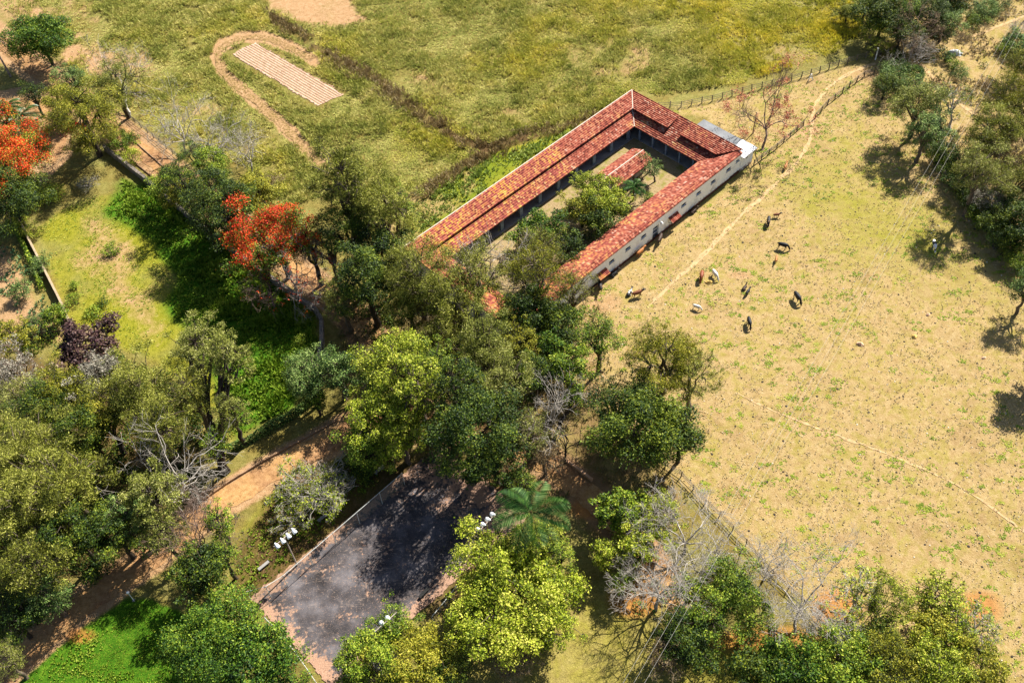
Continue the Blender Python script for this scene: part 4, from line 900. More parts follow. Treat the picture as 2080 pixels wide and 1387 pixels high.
def chainlink(line, h, gap, label, lean=0):
    o = fence(line, gap, h, (h-.05,), label, .05, WPAINT2, 'chain_link_fence', .04, .01)
    P = [G(*p) for p in line]; P = [(a-P[0][0], b-P[0][1]) for a, b in P]; V = []; F = []
    for i, (a, b) in enumerate(P): V += [(a, b, .05), (a, b, h-.08)]
    for i in range(len(P)-1): F.append((2*i, 2*i+2, 2*i+3, 2*i+1))
    me = bpy.data.meshes.new('netting'); me.from_pydata([tuple(map(float, v)) for v in V], [], F); me.update(); link('netting', me, NET, o)
WPAINT2 = plain('galvanised', (.55, .57, .55), .2, 2, rough=.5)
t = NT('wire_netting', .6); t.col((.30, .34, .30)); tp = t.n.new('ShaderNodeBsdfTransparent'); mx = t.n.new('ShaderNodeMixShader'); mx.inputs[0].default_value = .20
t.L(tp.outputs[0], mx.inputs[1]); t.L(t.b.outputs[0], mx.inputs[2]); t.L(mx.outputs[0], t.n['Material Output'].inputs['Surface']); NET = t.m
chainlink([(585, 1190), (656, 1128), (735, 1060), (822, 984)], 3., 4., 'tall chain-link fence with a pale top rail along the far side of the dark court')
chainlink([(512, 1222), (545, 1215), (585, 1190)], 3., 3., 'low corner of chain-link fence leaning out at the left tip of the court')
chainlink([(545, 1268), (590, 1315), (640, 1385), (670, 1430)], 2.4, 4., 'chain-link fence on the near left side of the court beside the big green tree')
chainlink([(880, 1262), (905, 1232), (930, 1200)], 1.6, 3., 'short tube fence at the lower right corner of the court')

# ------------------------------------------------------------------ lamps, benches, poles
SHADE = plain('lamp_shell', (.85, .88, .92), .04, 3, rough=.35, spec=.5); GLASS = plain('lamp_glass', (.35, .38, .42), .1, 3, rough=.15, spec=.6); STEEL = plain('steel_pole', (.45, .38, .33), .2, 2, rough=.5)
def floodlight(px, py, h, label, az, n=4, z0=0.):
    X_, Y_ = G(px, py, z0) if z0 == 0 else G(px, py, z0)
    o = empty('floodlight_mast', (X_, Y_, 0), label, 'floodlight', 'floodlight masts around the court')
    m = MB(); m.tube([(X_, Y_, -.1), (X_, Y_, h)], [.12, .07], 8); m.build('mast', STEEL, o)
    ca, sa = math.cos(az), math.sin(az)
    m = MB(); m.tube([(X_-ca*1.75, Y_-sa*1.75, h), (X_+ca*1.75, Y_+sa*1.75, h)], .05, 6); m.build('crossarm', STEEL, o)
    for k in range(n):
        s = (k-(n-1)/2)*.92; p = Vector((X_+ca*s, Y_+sa*s, h+.08)); d = Vector((-sa, ca, -.75)).normalized()
        m = MB(); m.tube([p-d*.25, p-d*.05, p+d*.28, p+d*.55], [.08, .15, .26, .31], 12); lh = m.build('lamp_head', SHADE, o, smooth=True)
        m = MB(); m.tube([p+d*.52, p+d*.57], [.28, .28], 12); q = m.build('lens', GLASS, o); q.parent = lh
floodlight(604, 1148, 7.6, 'mast with four white floodlights beside the chain-link fence', YAW+math.pi+.05)
floodlight(989, 1061, 7.6, 'mast with four floodlights rising beside the palm at the right of the court', YAW+.1, z0=7.6)
floodlight(784, 1262, 7.4, 'floodlight mast half hidden behind the olive-green tree at the lower edge of the court', YAW, 2, z0=7.4)
X_, Y_ = G(272, 1219); o = empty('lamp_post', (X_, Y_, 0), 'slim white lamp post with a globe at the lawn corner', 'lamp post')
m = MB(); m.tube([(X_, Y_, 0), (X_, Y_, 2.1)], .05, 8); m.build('pole', SHADE, o)
m = MB(); m.tube([(X_, Y_, 2.1), (X_, Y_, 2.18), (X_, Y_, 2.32), (X_, Y_, 2.46), (X_, Y_, 2.52)], [.06, .17, .22, .16, .03], 10); m.build('globe', SHADE, o, smooth=True)
m = MB(); m.box((X_, Y_, .06), (.35, .35, .14)); m.build('footing', CONC, o)
def post(px, py, h, r, label, lean, name, mat, cat, arms=False):
    X_, Y_ = G(px, py); o = empty(name, (X_, Y_, 0), label, cat); m = MB(); m.tube([(X_, Y_, -.2), (X_+lean[0]*.5, Y_+lean[1]*.5, h*.5), (X_+lean[0], Y_+lean[1], h)], [r*1.1, r, r*.8], 8); m.build('shaft', mat, o)
    m = MB(); m.box((X_+lean[0], Y_+lean[1], h+.03), (r*2.2, r*2.2, .06)); m.build('cap', mat, o)
    if arms:
        m = MB(); m.box((X_+lean[0], Y_+lean[1], h-.4), (1.8, .12, .12), .4); m.build('crossarm', mat, o)
post(1529, 271, 4.6, .10, 'lone wooden post casting a shadow next to the red-budded tree', (.05, 0), 'wooden_post', plain('ruddy_wood', (.20, .12, .09), .3, 2), 'post')
post(1778, 122, 2.6, .13, 'white gatepost at the end of the field fence', (0, 0), 'gatepost', WPAINT, 'gatepost')
post(22, 156, 5.2, .20, 'stout grey pole leaning by the road at the left edge', (-.3, .2), 'wooden_pole', plain('grey_pole', (.22, .18, .17), .4, 2), 'pole')
# white A-frame stile in the lane
X_, Y_ = G(1646, 163); o = empty('white_trestle', (X_, Y_, 0), 'small white A-shaped trestle standing in the lane by the field fence', 'trestle')
for s_ in (-1, 1):
    m = MB(); m.tube([(X_+s_*.42, Y_-.1, 0), (X_+s_*.06, Y_, 1.35)], .09, 6); m.build('leg', WPAINT, o)
m = MB(); m.tube([(X_-.3, Y_-.05, .55), (X_+.3, Y_-.05, .55)], .06, 6); m.build('crossbar', WPAINT, o)
def bench(px, py, az, label, mat):
    X_, Y_ = G(px, py); o = empty('bench', (X_, Y_, 0), label, 'bench', rz=az)
    m = MB(); m.box((0, 0, .44), (1.7, .42, .09)); b = m.build('seat', mat, None); b.parent = o
    for s_ in (-.6, .6): m = MB(); m.box((s_, 0, .2), (.16, .38, .39)); b = m.build('leg', mat, None); b.parent = o
bench(657, 1053, YAW, 'grey concrete bench among the yellow shrubs behind the court fence', CONC)
bench(537, 1151, YAW, 'grey concrete bench in the shade left of the floodlight mast', CONC)
bench(771, 957, YAW, 'pale concrete bench in the dark grass near the top corner of the court fence', CONC)
bench(862, 1206, YAW+.1, 'low dark bench lying near the right side of the court', plain('black_wood', (.02, .02, .02), .2, 3))
# tarpaulin heap
def heap(px, py, r, h, label, name, cat, mat, seed, n=9):
    X_, Y_ = G(px, py); g = np.random.default_rng(seed); V = []; F = []
    for i in range(n):
        for j in range(16):
            a = 2*math.pi*j/16; q = i/(n-1); rr = r*(1-q)**.7*(1+.22*math.sin(2*a+seed)+g.normal()*.10); V.append((rr*math.cos(a), rr*math.sin(a)*.7, -.03+h*q**.8*(1+g.normal()*.08)))
    F = [(i*16+j, i*16+(j+1) % 16, (i+1)*16+(j+1) % 16, (i+1)*16+j) for i in range(n-1) for j in range(16)]
    tag(link(name, idx_mesh(name, np.array(V), np.array(F), True), mat, loc=(X_, Y_, 0)), label, cat)
heap(1940, 109, 1.3, .9, 'crumpled white tarpaulin on the hillside beside the dark bushes', 'tarpaulin', 'tarpaulin', WPAINT, 3)
heap(2078, 146, .8, .6, 'white rubbish sack at the right edge of the hillside', 'sack', 'sack', WPAINT, 4)
MND = plain('mound_earth', K(232, 190, 156, .8), .2, 2); MND2 = plain('yellow_mound', K(234, 194, 110, .75), .2, 2)
for i, (a, b, r, l, mt) in enumerate(((1747, 699, .6, 'pinkish earth mound in the middle of the pasture', MND), (1857, 684, .5, 'yellowish rounded earth mound in the pasture, right of the pinkish one', MND2), (1885, 639, .4, 'flat reddish earth mound below the tree shadow on the pasture', MND), (1998, 727, .4, 'small pale earth mound near the right edge of the pasture', MND), (1441, 574, .6, 'brown dry mound just below the white cow', MND2))):
    heap(a, b, r, r*.75, l, 'earth_mound', 'mound', mt, 10+i)
# power line: three wires on two poles beyond the frame
p0 = G(1215, 1560); p1 = G(2100, 20); WIRE = plain('wire', (.42, .40, .36), .1, 2)
dx, dy = p1[0]-p0[0], p1[1]-p0[1]; L_ = math.hypot(dx, dy); nx_, ny_ = -dy/L_, dx/L_
for p, l in ((p0, 'wooden power pole at the near end of the power line'), (p1, 'wooden power pole at the far end of the power line')):
    o = empty('power_pole', (*p, 0), l, 'power pole'); m = MB(); m.tube([(*p, -.2), (*p, 9.6)], [.16, .11], 8); m.build('shaft', WOOD, o)
    m = MB(); m.tube([(p[0]-nx_*1.1, p[1]-ny_*1.1, 9.3), (p[0]+nx_*1.1, p[1]+ny_*1.1, 9.3)], .06, 6); m.build('crossarm', WOOD, o)
for k, l in ((-1, 'left'), (0, 'middle'), (1, 'right')):
    pts = [(p0[0]+dx*q+nx_*k, p0[1]+dy*q+ny_*k, 9.4-1.6*4*q*(1-q)) for q in np.linspace(0, 1, 40)]
    m = MB(); m.tube(pts, .012, 4); tag(m.build('power_line', WIRE), l+' wire of the power line strung over the lower trees and the pasture', 'power line', 'wires of the power line')

# ------------------------------------------------------------------ cattle
def cow_mesh(pose):
    V = []; E = []; Rr = []
    def add(p, r, par=None): V.append(p); Rr.append(r if isinstance(r, tuple) else (r, r)); (E.append((par, len(V)-1)) if par is not None else None); return len(V)-1
    dz = -.62 if pose == 'lying' else 0
    hip = add((-.62, 0, 1.12+dz), (.27, .27)); rump = add((-.86, 0, 1.10+dz), .2, hip); mid = add((-.15, 0, 1.04+dz), (.34, .33), hip); ch = add((.42, 0, 1.06+dz), (.30, .32), mid); wth = add((.62, 0, 1.14+dz), (.22, .26), ch)
    if pose == 'grazing': nk = add((.92, 0, .86), (.15, .19), wth); pl_ = add((1.14, 0, .52), (.13, .15), nk); fc = add((1.22, 0, .30), (.10, .11), pl_); mz = add((1.28, 0, .10), (.075, .08), fc)
    else: nk = add((.90, 0, 1.26+dz*.75), (.14, .18), wth); pl_ = add((1.14, .0, 1.40+dz*.7), (.13, .14), nk); fc = add((1.34, .0, 1.26+dz*.7), (.10, .10), pl_); mz = add((1.50, .0, 1.14+dz*.7), (.075, .075), fc)
    for s in (-1, 1):
        e = add((V[pl_][0]-.02, s*.2, V[pl_][2]+.05), .05, pl_); add((V[pl_][0]-.05, s*.28, V[pl_][2]+.03), .03, e)
        if pose == 'lying':
            a = add((-.62, s*.3, .36), .15, hip); b = add((-.2, s*.42, .14), .08, a); add((-.55, s*.46, .08), .05, b)
            a = add((.45, s*.2, .30), .11, ch); b = add((.75, s*.3, .12), .06, a); add((.48, s*.34, .07), .045, b)
        else:
            a = add((-.66, s*.17, .86), .15, hip); b = add((-.58-.05*s, s*.19, .66), .10, a); c_ = add((-.76-.06*s, s*.19, .40), .055, b); d = add((-.70-.08*s, s*.19, .10), .045, c_); add((-.66-.08*s, s*.19, .03), .06, d)
            a = add((.46, s*.17, .80), .12, ch); b = add((.48+.07*s, s*.18, .42), .06, a); c_ = add((.47+.1*s, s*.18, .10), .045, b); add((.50+.1*s, s*.18, .03), .058, c_)
    tl = add((-1.06, 0, 1.0+dz), .035, rump); tl = add((-1.12, .03, max(.62+dz*.6, .2)), .022, tl); add((-1.10, .05, max(.42+dz*.6, .1)), .04, tl)
    me = bpy.data.meshes.new('cow_'+pose); me.from_pydata(V, E, []); o = bpy.data.objects.new('cow', me)
    C.objects.link(o); m = o.modifiers.new('skin', 'SKIN'); m.use_smooth_shade = True
    for i, v in enumerate(me.skin_vertices[0].data): v.radius = Rr[i]; v.use_root = (i == 0)
    s = o.modifiers.new('sub', 'SUBSURF'); s.levels = 1; s.render_levels = 1
    dg = bpy.context.evaluated_depsgraph_get(); me2 = bpy.data.meshes.new_from_object(o.evaluated_get(dg)); me2.name = 'cow_body'
    bpy.data.objects.remove(o); return me2
COWM = {p: cow_mesh(p) for p in ('grazing', 'standing', 'lying')}
def hide(name, a, b=None, scale=1.2, thr=.5, head=None):
    t = NT(name, .6, .3); t.P(True); n = t.noise(scale, 2, .5)
    c = t.mix(t.map(n, thr-.03, thr+.03), a, b) if b else t.mix(t.noise(4, 3), a, tuple(x*.6 for x in a))
    if head:
        s = t.n.new('ShaderNodeSeparateXYZ'); t.L(t.P(), s.inputs[0]); c = t.mix(t.map(s.outputs[0], .62, .85), c, head)
    return t.col(c)
H = {'black': hide('black_hide', (.014, .014, .018)), 'white': hide('white_hide', (.80, .76, .70)), 'red': hide('red_hide', (.27, .07, .025)), 'orange': hide('orange_hide', (.52, .20, .06)),
     'brownhead': hide('brown_hide', (.22, .075, .03), head=(.015, .012, .012)), 'pied': hide('pied_hide', (.018, .018, .022), (.82, .80, .78), 1.3, .52), 'piedw': hide('pale_pied_hide', (.02, .02, .025), (.85, .84, .84), 1.1, .44), 'dbrown': hide('dark_brown_hide', (.055, .03, .02)),
     'tanback': hide('black_tan_hide', (.016, .015, .017), (.40, .24, .12), 1.0, .60)}
cows = [ # px, py, heading in the photo (deg, 0 right, 90 down), size, pose, hide, label
 (1561, 449, 95, 1.0, 'grazing', 'tanback', 'black and tan cow grazing with its head towards the viewer, upper left of the herd'),
 (1578, 437, -5, .68, 'standing', 'brownhead', 'brown calf with a dark head beside the black and tan cow'),
 (1591, 499, 15, 1.0, 'grazing', 'black', 'black cow grazing sideways just above the orange calf'),
 (1577, 526, 100, .68, 'standing', 'orange', 'small orange calf below the black cow in the upper herd'),
 (1425, 560, 100, 1.05, 'grazing', 'red', 'chestnut red cow with lowered head next to the white cow'),
 (1453, 557, 55, .95, 'grazing', 'white', 'white cow grazing next to the chestnut red cow'),
 (1513, 582, -60, .72, 'lying', 'dbrown', 'dark brown calf lying down behind the small black calf'),
 (1519, 593, -50, .72, 'standing', 'black', 'small black calf standing in front of the lying brown calf'),
 (1620, 604, 55, 1.12, 'grazing', 'black', 'large black cow grazing alone at the right of the herd'),
 (1416, 623, 20, .75, 'grazing', 'white', 'small white calf alone in the lower left of the herd'),
 (1522, 655, 75, 1.0, 'grazing', 'black', 'black cow grazing nearest the viewer at the bottom of the herd'),
 (1596, 338, -70, .78, 'standing', 'orange', 'orange brown cow beside the cattle trail below the stable annex'),
 (1898, 498, 75, 1.0, 'grazing', 'piedw', 'black and white cow in the tree shadow far right on the pasture'),
 (1219, 580, 80, 1.1, 'standing', 'tanback', 'dark cow with pale markings standing under the lower wall awning'),
 (1295, 596, -15, 1.0, 'standing', 'brownhead', 'reddish brown cow with a dark head walking right near the lower end of the stable'),
 (1279, 592, -55, .85, 'lying', 'pied', 'black and white cow resting behind the reddish brown cow'),
 (1247, 553, -35, 1.0, 'lying', 'black', 'black cow lying in the shade of the white wall right of the lower awning'),
 (1301, 512, -40, 1.0, 'standing', 'orange', 'rust orange cow against the white wall between two windows'),
 (1341, 485, 110, 1.05, 'standing', 'dbrown', 'dark brown cow standing at the stable door'),
 (1409, 426, -35, .9, 'lying', 'dbrown', 'dark brown cow lying at the foot of the stained wall right of the upper awning'),
]
for px, py, hd, s, pose, hm, lb in cows:
    x0, y0 = G(px, py, .7*s); a = math.radians(hd); x1, y1 = G(px+20*math.cos(a), py+20*math.sin(a), .7*s)
    o = bpy.data.objects.new('cow' if s > .8 else 'calf', COWM[pose]); C.objects.link(o)
    o.location = (x0, y0, gz(np.array([x0]), np.array([y0]))[0]); o.rotation_euler = (0, 0, math.atan2(y1-y0, x1-x0)); o.scale = (s*.95, s*.95, s*.95)
    if not o.material_slots: COWM[pose].materials.append(None)
    o.material_slots[0].link = 'OBJECT'; o.material_slots[0].material = H[hm]
    tag(o, lb, 'cow' if s > .8 else 'calf', 'cattle on the pasture')
# feeding trough by the lower awning
X_, Y_ = G(1208, 583); o = empty('trough', (X_, Y_, 0), 'brown feeding trough against the wall under the lower awning', 'trough', rz=YAW)
m = MB(); m.box((0, 0, .25), (1.6, .6, .08)); b = m.build('basin', KERB, None); b.parent = o
m = MB(); m.box((0, .3, .4), (1.6, .06, .4)); m.box((0, -.3, .4), (1.6, .06, .4)); m.box((.8, 0, .4), (.06, .54, .4)); m.box((-.8, 0, .4), (.06, .54, .4)); b = m.build('side', KERB, None); b.parent = o

# ------------------------------------------------------------------ trees
T = tree
# top left
T('mango', 82, 82, 128, 6.5, 'dense rounded dark green tree beside the road in the top left corner')
T('dark', 68, 192, 62, 5.5, 'narrow dark leafy tree just right of the pale dirt yard')
T('gold', 165, 228, 165, 11, 'broad golden olive tree in the upper left, between the road and the palms')
T('pale', 232, 172, 130, 9, 'half-bare greyish green tree leaning over the fence at the field edge', base=(262, 240), dens=.45, bark='dark')
T('teal', 150, 165, 70, 8, 'small bluish green tree behind the golden olive tree')
T('gold', 118, 200, 70, 7, 'small golden leafed tree left of the broad golden olive tree')
palm(38, 236, 95, 6, 'palm behind the scarlet flowering tree at the left edge', 13)
palm(8, 216, 70, 7, 'palm cut by the left edge above the scarlet flowering tree', 12)
T('flame', 28, 318, 175, 9.5, 'scarlet flowering tree at the left edge', flower=.62, zr=.55)
T('flame', 8, 232, 60, 8, 'small scarlet flowering tree at the left edge behind the palms', flower=.5)
T('dark', 20, 405, 150, 7.5, 'dark green tree beneath the scarlet flowering tree at the left edge')
T('bbush', 226, 268, 70, 4, 'brown dry shrub between the golden olive tree and the road')
T('mid', 250, 288, 62, 3.8, 'bright leafy shrub at the kerb of the straight road', 'bush')
T('gold', 172, 290, 50, 4.5, 'small round yellow-green tree in front of the golden olive tree')
T('lbush', 268, 316, 50, 3, 'low yellowish shrub leaning over the straight road')
T('gbush', 178, 372, 50, 1.5, 'pale grey low shrub in the shaded corner of the enclosure')
T('lbush', 98, 395, 60, 2.6, 'light green shrub at the foot of the scarlet flowering tree')
T('lbush', 34, 452, 50, 2.2, 'bright green shrub at the top end of the narrow pale wall')
# field edge bare ones
bare(372, 258, 150, 9, 'tall bare silvery tree at the field edge left of the vehicle track', base=(376, 312), depth=4)
bare(440, 285, 120, 8, 'spreading bare grey tree between the stone wall and the field', base=(428, 352), depth=4)
bare(508, 305, 95, 6.5, 'low bare grey tree with a dark twisted trunk in the field edge', base=(512, 352), depth=4, bark='pale')
bare(250, 155, 110, 8, 'bare grey crown showing above the leaning tree by the road', base=(262, 240), depth=4)
T('teal', 392, 318, 62, 6, 'dark bluish shrubby tree under the tall bare silvery tree')
T('mid', 350, 372, 95, 5, 'vine covered green tree at the end of the open road stretch')
T('gold', 372, 395, 80, 5, 'brownish green tree hanging over the stone wall')
T('mid', 430, 330, 90, 5, 'green tree under the spreading bare grey tree')
T('dark', 445, 392, 110, 9, 'dark tree over the road below the bare grey trees')
T('gold', 510, 392, 105, 7, 'yellow-green tree left of the orange-red flowering tree')
T('bbush', 545, 372, 60, 3, 'brown dry shrub behind the yellow-green tree')
T('dark', 420, 440, 110, 9.5, 'very dark tree on the road side of the stone wall')
T('dark', 470, 465, 90, 9.5, 'dark tree between the stone wall and the orange-red flowering tree')
# flame centre
T('flame', 560, 482, 175, 10.5, 'orange-red flowering tree in full bloom left of the tall central trees', flower=.60, zr=.45)
T('flame', 628, 496, 76, 9.5, 'smaller orange-red flowering tree behind the one in full bloom', flower=.55)
T('flame', 535, 540, 90, 8, 'sparsely flowering green tree below the tree in full bloom', flower=.16, dens=.6)
bare(592, 556, 160, 9, 'bare reddish twigged tree with a few blossoms over the stone wall', depth=5, bark='pale', buds=('flower', .035, .12))
bare(545, 585, 110, 7, 'bare reddish tree at the lower side of the flowering trees', depth=4, bark='red', buds=('flower', .02, .12))
T('airy', 668, 505, 90, 9, 'thin brownish tree behind the bare reddish tree', leaf='brown')
# tall central cluster
T('olive', 700, 375, 130, 18, 'tallest olive green feathery tree at the top of the central clump')
T('olive', 775, 430, 140, 15, 'olive green feathery tree right of the tallest one', dens=.9)
T('dark', 715, 470, 130, 12, 'dark shaded tree below the tallest feathery tree')
T('dark', 780, 520, 130, 11, 'dark tree with red-brown gaps beside the road in the central clump')
T('mid', 828, 440, 60, 8, 'glossy dark green tree touching the left end of the stable roof')
T('mid', 800, 400, 60, 9, 'green tree behind the olive feathery trees near the weeds strip')
T('olive', 850, 560, 150, 13, 'olive feathery tree leaning over the front wing of the stable')
T('olive', 905, 610, 130, 12, 'grey-green feathery tree in front of the stable corner', dens=.7)
T('airy', 965, 560, 140, 13, 'thin see-through tree standing before the front wing of the stable')
bare(990, 540, 150, 12, 'bare white-limbed tree in front of the courtyard entrance', depth=4)
T('airy', 1085, 560, 150, 13, 'airy brownish feathery tree before the lower end of the right wing', leaf='gold')
T('olive', 1095, 500, 90, 11, 'grey olive tree at the lower corner of the courtyard', dens=.6)
T('airy', 1160, 590, 90, 10, 'thin twiggy tree touching the lower end of the white wall')
T('dark', 1075, 640, 130, 9, 'dark green tree right of the thin feathery trees')
T('dark', 1140, 665, 110, 8, 'dark shaded tree beside the pasture below the stable')
T('olive', 830, 625, 110, 8, 'shaded feathery tree at the bend of the road')
T('bbush', 860, 672, 90, 3, 'brown dry thicket under the central trees')
T('dark', 740, 565, 125, 13, 'dark tree over the shaded stretch of road in the central clump')
T('olive', 690, 610, 90, 9, 'shaded olive tree between the road and the bare reddish trees', dens=.8)
T('olive', 895, 690, 100, 9, 'dull olive tree behind the broad yellow-green tree')
T('mid', 890, 745, 84, 11, 'green tree squeezed between yellow-green and light green crowns')
T('gold', 1050, 700, 80, 9, 'golden green tree between the light green and the flat-topped trees')
T('dark', 1085, 760, 90, 8, 'dark tree behind the bare pale one in the clump')
T('airy', 1065, 880, 110, 8, 'pale twiggy tree right of the large blackish green tree', leaf='pale')
T('mid', 1062, 985, 64, 6, 'leafy tree between the court corner and the palm')
T('airy', 1100, 925, 80, 6, 'thin brownish tree above the palm', leaf='brown')
T('dark', 370, 372, 70, 9, 'dark slim tree beside the open road stretch')
T('dark', 480, 420, 100, 10, 'dark tall tree behind the tree in full bloom')
# courtyard
T('lime', 1187, 372, 60, 7, 'rounded yellow-green cypress-like tree at the back of the courtyard garden')
T('lime', 1222, 408, 100, 7, 'broad yellow-green tree in the courtyard left of the shed')
T('gold', 1180, 425, 84, 7, 'mid green tree in the courtyard beside the broad yellow-green one')
T('dark', 1215, 450, 80, 6, 'dark green lower tree in the middle of the courtyard')
T('mid', 1250, 425, 52, 5, 'small green tree at the right of the courtyard trees')
T('mango', 1095, 478, 105, 6.5, 'round dark green tree at the lower left of the courtyard')
T('dark', 1150, 500, 80, 5.5, 'dark tree against the inner edge of the right wing')
palm(1288, 378, 50, 3.2, 'small palm beside the courtyard shed', 16)
T('teal', 1325, 345, 42, 4.5, 'slim bluish green tree at the end of the courtyard shed')
T('tbush', 1305, 328, 44, 4.4, 'climbing shrub over the upper corner of the courtyard shed')
T('bush', 1318, 400, 24, 1.2, 'small green bush on the courtyard floor')
# centre
T('pale', 985, 705, 125, 12, 'light green feathery tree in the middle of the central clump')
T('pale', 1015, 780, 120, 11, 'light green tree in front of the feathery one')
T('lime', 800, 745, 165, 11, 'broad yellow-green tree above the road junction', dens=.8)
T('lime', 850, 790, 110, 13, 'yellow-green tree right of the broad one above the road junction', dens=.8)
T('lime', 770, 845, 150, 9, 'yellow-green tree overhanging the sandy road end')
T('lime', 815, 880, 110, 8, 'low yellow-green tree near the top of the court', dens=.9)
T('dark', 930, 800, 115, 14, 'dark green tree behind the blackish green one')
T('mango', 958, 880, 180, 13.5, 'large blackish green tree shading the top of the court', leaf='dark')
T('dark', 1000, 930, 110, 8, 'dark tree at the upper right corner of the court')
T('mid', 1215, 690, 100, 9.5, 'flat-topped green tree at the pasture edge')
T('mid', 1150, 755, 96, 9, 'flat-topped dark green tree left of the small pasture-edge tree')
T('mango', 1120, 705, 70, 8, 'small dark tree behind the flat-topped ones')
bare(1115, 835, 140, 9, 'bare pale tree with a leaning trunk in the middle of the clump', base=(1105, 920), depth=4)
bare(1150, 880, 90, 7, 'dark forked leafless tree beside the low plastered wall', base=(1148, 945), depth=3, bark='dark')
T('mid', 1165, 815, 46, 7, 'small dark leafy tree top on a crooked stem', base=(1112, 915))
T('olive', 1352, 728, 165, 13, 'golden olive feathery tree rising over the pasture edge', leaf='gold', dens=.8)
T('airy', 1400, 770, 110, 10, 'thin olive crown at the pasture side of the feathery tree')
T('dark', 1245, 830, 130, 11, 'dark green tree left of the golden olive feathery tree')
T('mango', 1318, 862, 185, 11, 'large dark green tree standing at the lower pasture corner', leaf='dark')
T('dark', 1378, 890, 96, 8, 'dark tree on the pasture side of the large dark green tree')
T('airy', 1310, 800, 90, 10, 'pale twiggy crown above the large dark green tree')
# left middle
T('pale', 405, 715, 120, 13, 'tall pale green feathery tree with a black trunk above the hedge', base=(452, 962), bark='dark')
T('pale', 465, 735, 90, 12.5, 'right-hand pale green crown beside the tall feathery one', base=(452, 958), bark='dark')
T('pale', 468, 840, 80, 9, 'low pale green crown above the hedge end')
T('mid', 440, 905, 60, 7, 'ivy covered green tree at the road kerb')
T('olive', 385, 800, 110, 11, 'olive tree left of the tall black trunk')
T('teal', 622, 765, 110, 7.5, 'bluish green tree at the end of the stone wall')
T('teal', 690, 755, 100, 8, 'bluish green tree between the stone wall and the road')
T('mid', 640, 810, 60, 5, 'small green tree at the hedge corner')
T('airy', 735, 740, 60, 7, 'thin bare-topped tree beside the bluish green ones')
T('bush', 610, 690, 30, 1.5, 'bright bush in the shaded enclosure near the wall')
T('purple', 168, 705, 130, 7, 'purple-brown leafed tree at the bottom of the narrow pale wall')
T('pale', 205, 765, 110, 9, 'pale flowering tree in front of the purple-brown one', leaf='grey', dens=.5)
T('gold', 120, 800, 130, 10, 'yellowish green tree below the purple-brown tree')
T('dark', 90, 850, 140, 10, 'dark mixed green tree at the left, below the yellowish one')
T('dark', 175, 880, 130, 10, 'dark olive tree in the left thicket')
T('olive', 275, 800, 150, 12, 'large soft olive tree left of the tall pale green one')
T('olive', 320, 870, 130, 11, 'soft olive tree in front of the large one')
T('gold', 215, 850, 110, 10, 'golden olive tree in the middle of the left thicket')
bare(38, 760, 120, 8, 'bare pinkish twigged tree at the left edge', bark='red', depth=4, buds=('grey', .4, .12))
T('gold', 25, 690, 80, 5, 'small ochre-green tree at the left edge beside the pale plot')
T('airy', 35, 810, 110, 8, 'thin tree with grey twigs at the left edge', dens=.9, leaf='pale')
T('teal', 70, 660, 60, 3.5, 'bluish green shrubby tree left of the narrow pale wall')
T('mid', 112, 640, 60, 4, 'green tree leaning on the narrow pale wall')
T('teal', 40, 590, 50, 3, 'bluish green shrub in the pale plot', 'bush')
T('lbush', 62, 470, 44, 2.6, 'light green shrub on the outer side of the wall top')
T('tbush', 85, 530, 40, 2.5, 'bluish shrub growing over the middle of the narrow pale wall')
T('tbush', 76, 548, 36, 2.4, 'second bluish shrub over the middle of the narrow pale wall')
T('bush', 148, 606, 34, 1.7, 'round dark bush in the yellow-green enclosure')
T('dbush', 207, 615, 26, 1.3, 'small dark bush right of the round one in the enclosure')
T('bush', 150, 580, 26, 1.2, 'tiny upright green bush above the round one')
T('bush', 190, 635, 40, 1.2, 'low spreading green bush in the enclosure')
T('bush', 228, 508, 44, 1.3, 'low bushy weed patch in the middle of the enclosure')
# bottom left
T('olive', 60, 915, 170, 12, 'wide olive tree at the left edge')
T('olive', 130, 985, 170, 13, 'large olive tree in the lower left thicket')
T('olive', 45, 1040, 150, 13, 'olive tree at the left edge above the dark trees')
T('dark', 150, 1090, 130, 10, 'dark tree in the shade beside the lower left road')
T('olive', 60, 1150, 150, 11, 'dark olive tree above the lower left road', dens=.9)
T('teal', 100, 1210, 110, 9, 'bluish dark tree hanging over the lower left road')
T('dark', 230, 1080, 120, 9, 'dark tree behind the grey-twigged trees')
T('dark', 20, 1250, 120, 9, 'dark tree in the lower left corner behind the pale crown')
T('olive', 10, 1340, 90, 8, 'pale olive crown in the bottom left corner', leaf='pale')
T('pale', 300, 1010, 120, 10.5, 'pale green feathery tree beside the sandy road end')
T('teal', 270, 1060, 90, 9, 'bluish green tree left of the bare grey one')
bare(345, 985, 110, 12, 'bare whitish tree beside the sandy road end', base=(372, 1050), depth=4)
T('pale', 330, 1090, 90, 8, 'pale green tree in front of the bare whitish one')
T('mid', 445, 1062, 70, 8, 'upright green tree at the near side of the sandy road')
T('dark', 410, 1160, 120, 7.5, 'dark broad-leafed tree at the road fork')
T('mid', 450, 1130, 80, 7, 'green tree left of the court corner')
bare(400, 1105, 110, 9, 'bare brownish twigged tree over the dark broad-leafed one', depth=5, bark='red')
T('mango', 410, 1330, 170, 9, 'big glossy green tree at the bottom edge left of the court')
T('mango', 510, 1330, 150, 8.5, 'big glossy green tree touching the near court fence')
T('mango', 450, 1265, 150, 9.5, 'highest of the glossy green trees left of the court')
T('mango', 560, 1380, 120, 6.5, 'low glossy green tree at the bottom edge beside the court fence')
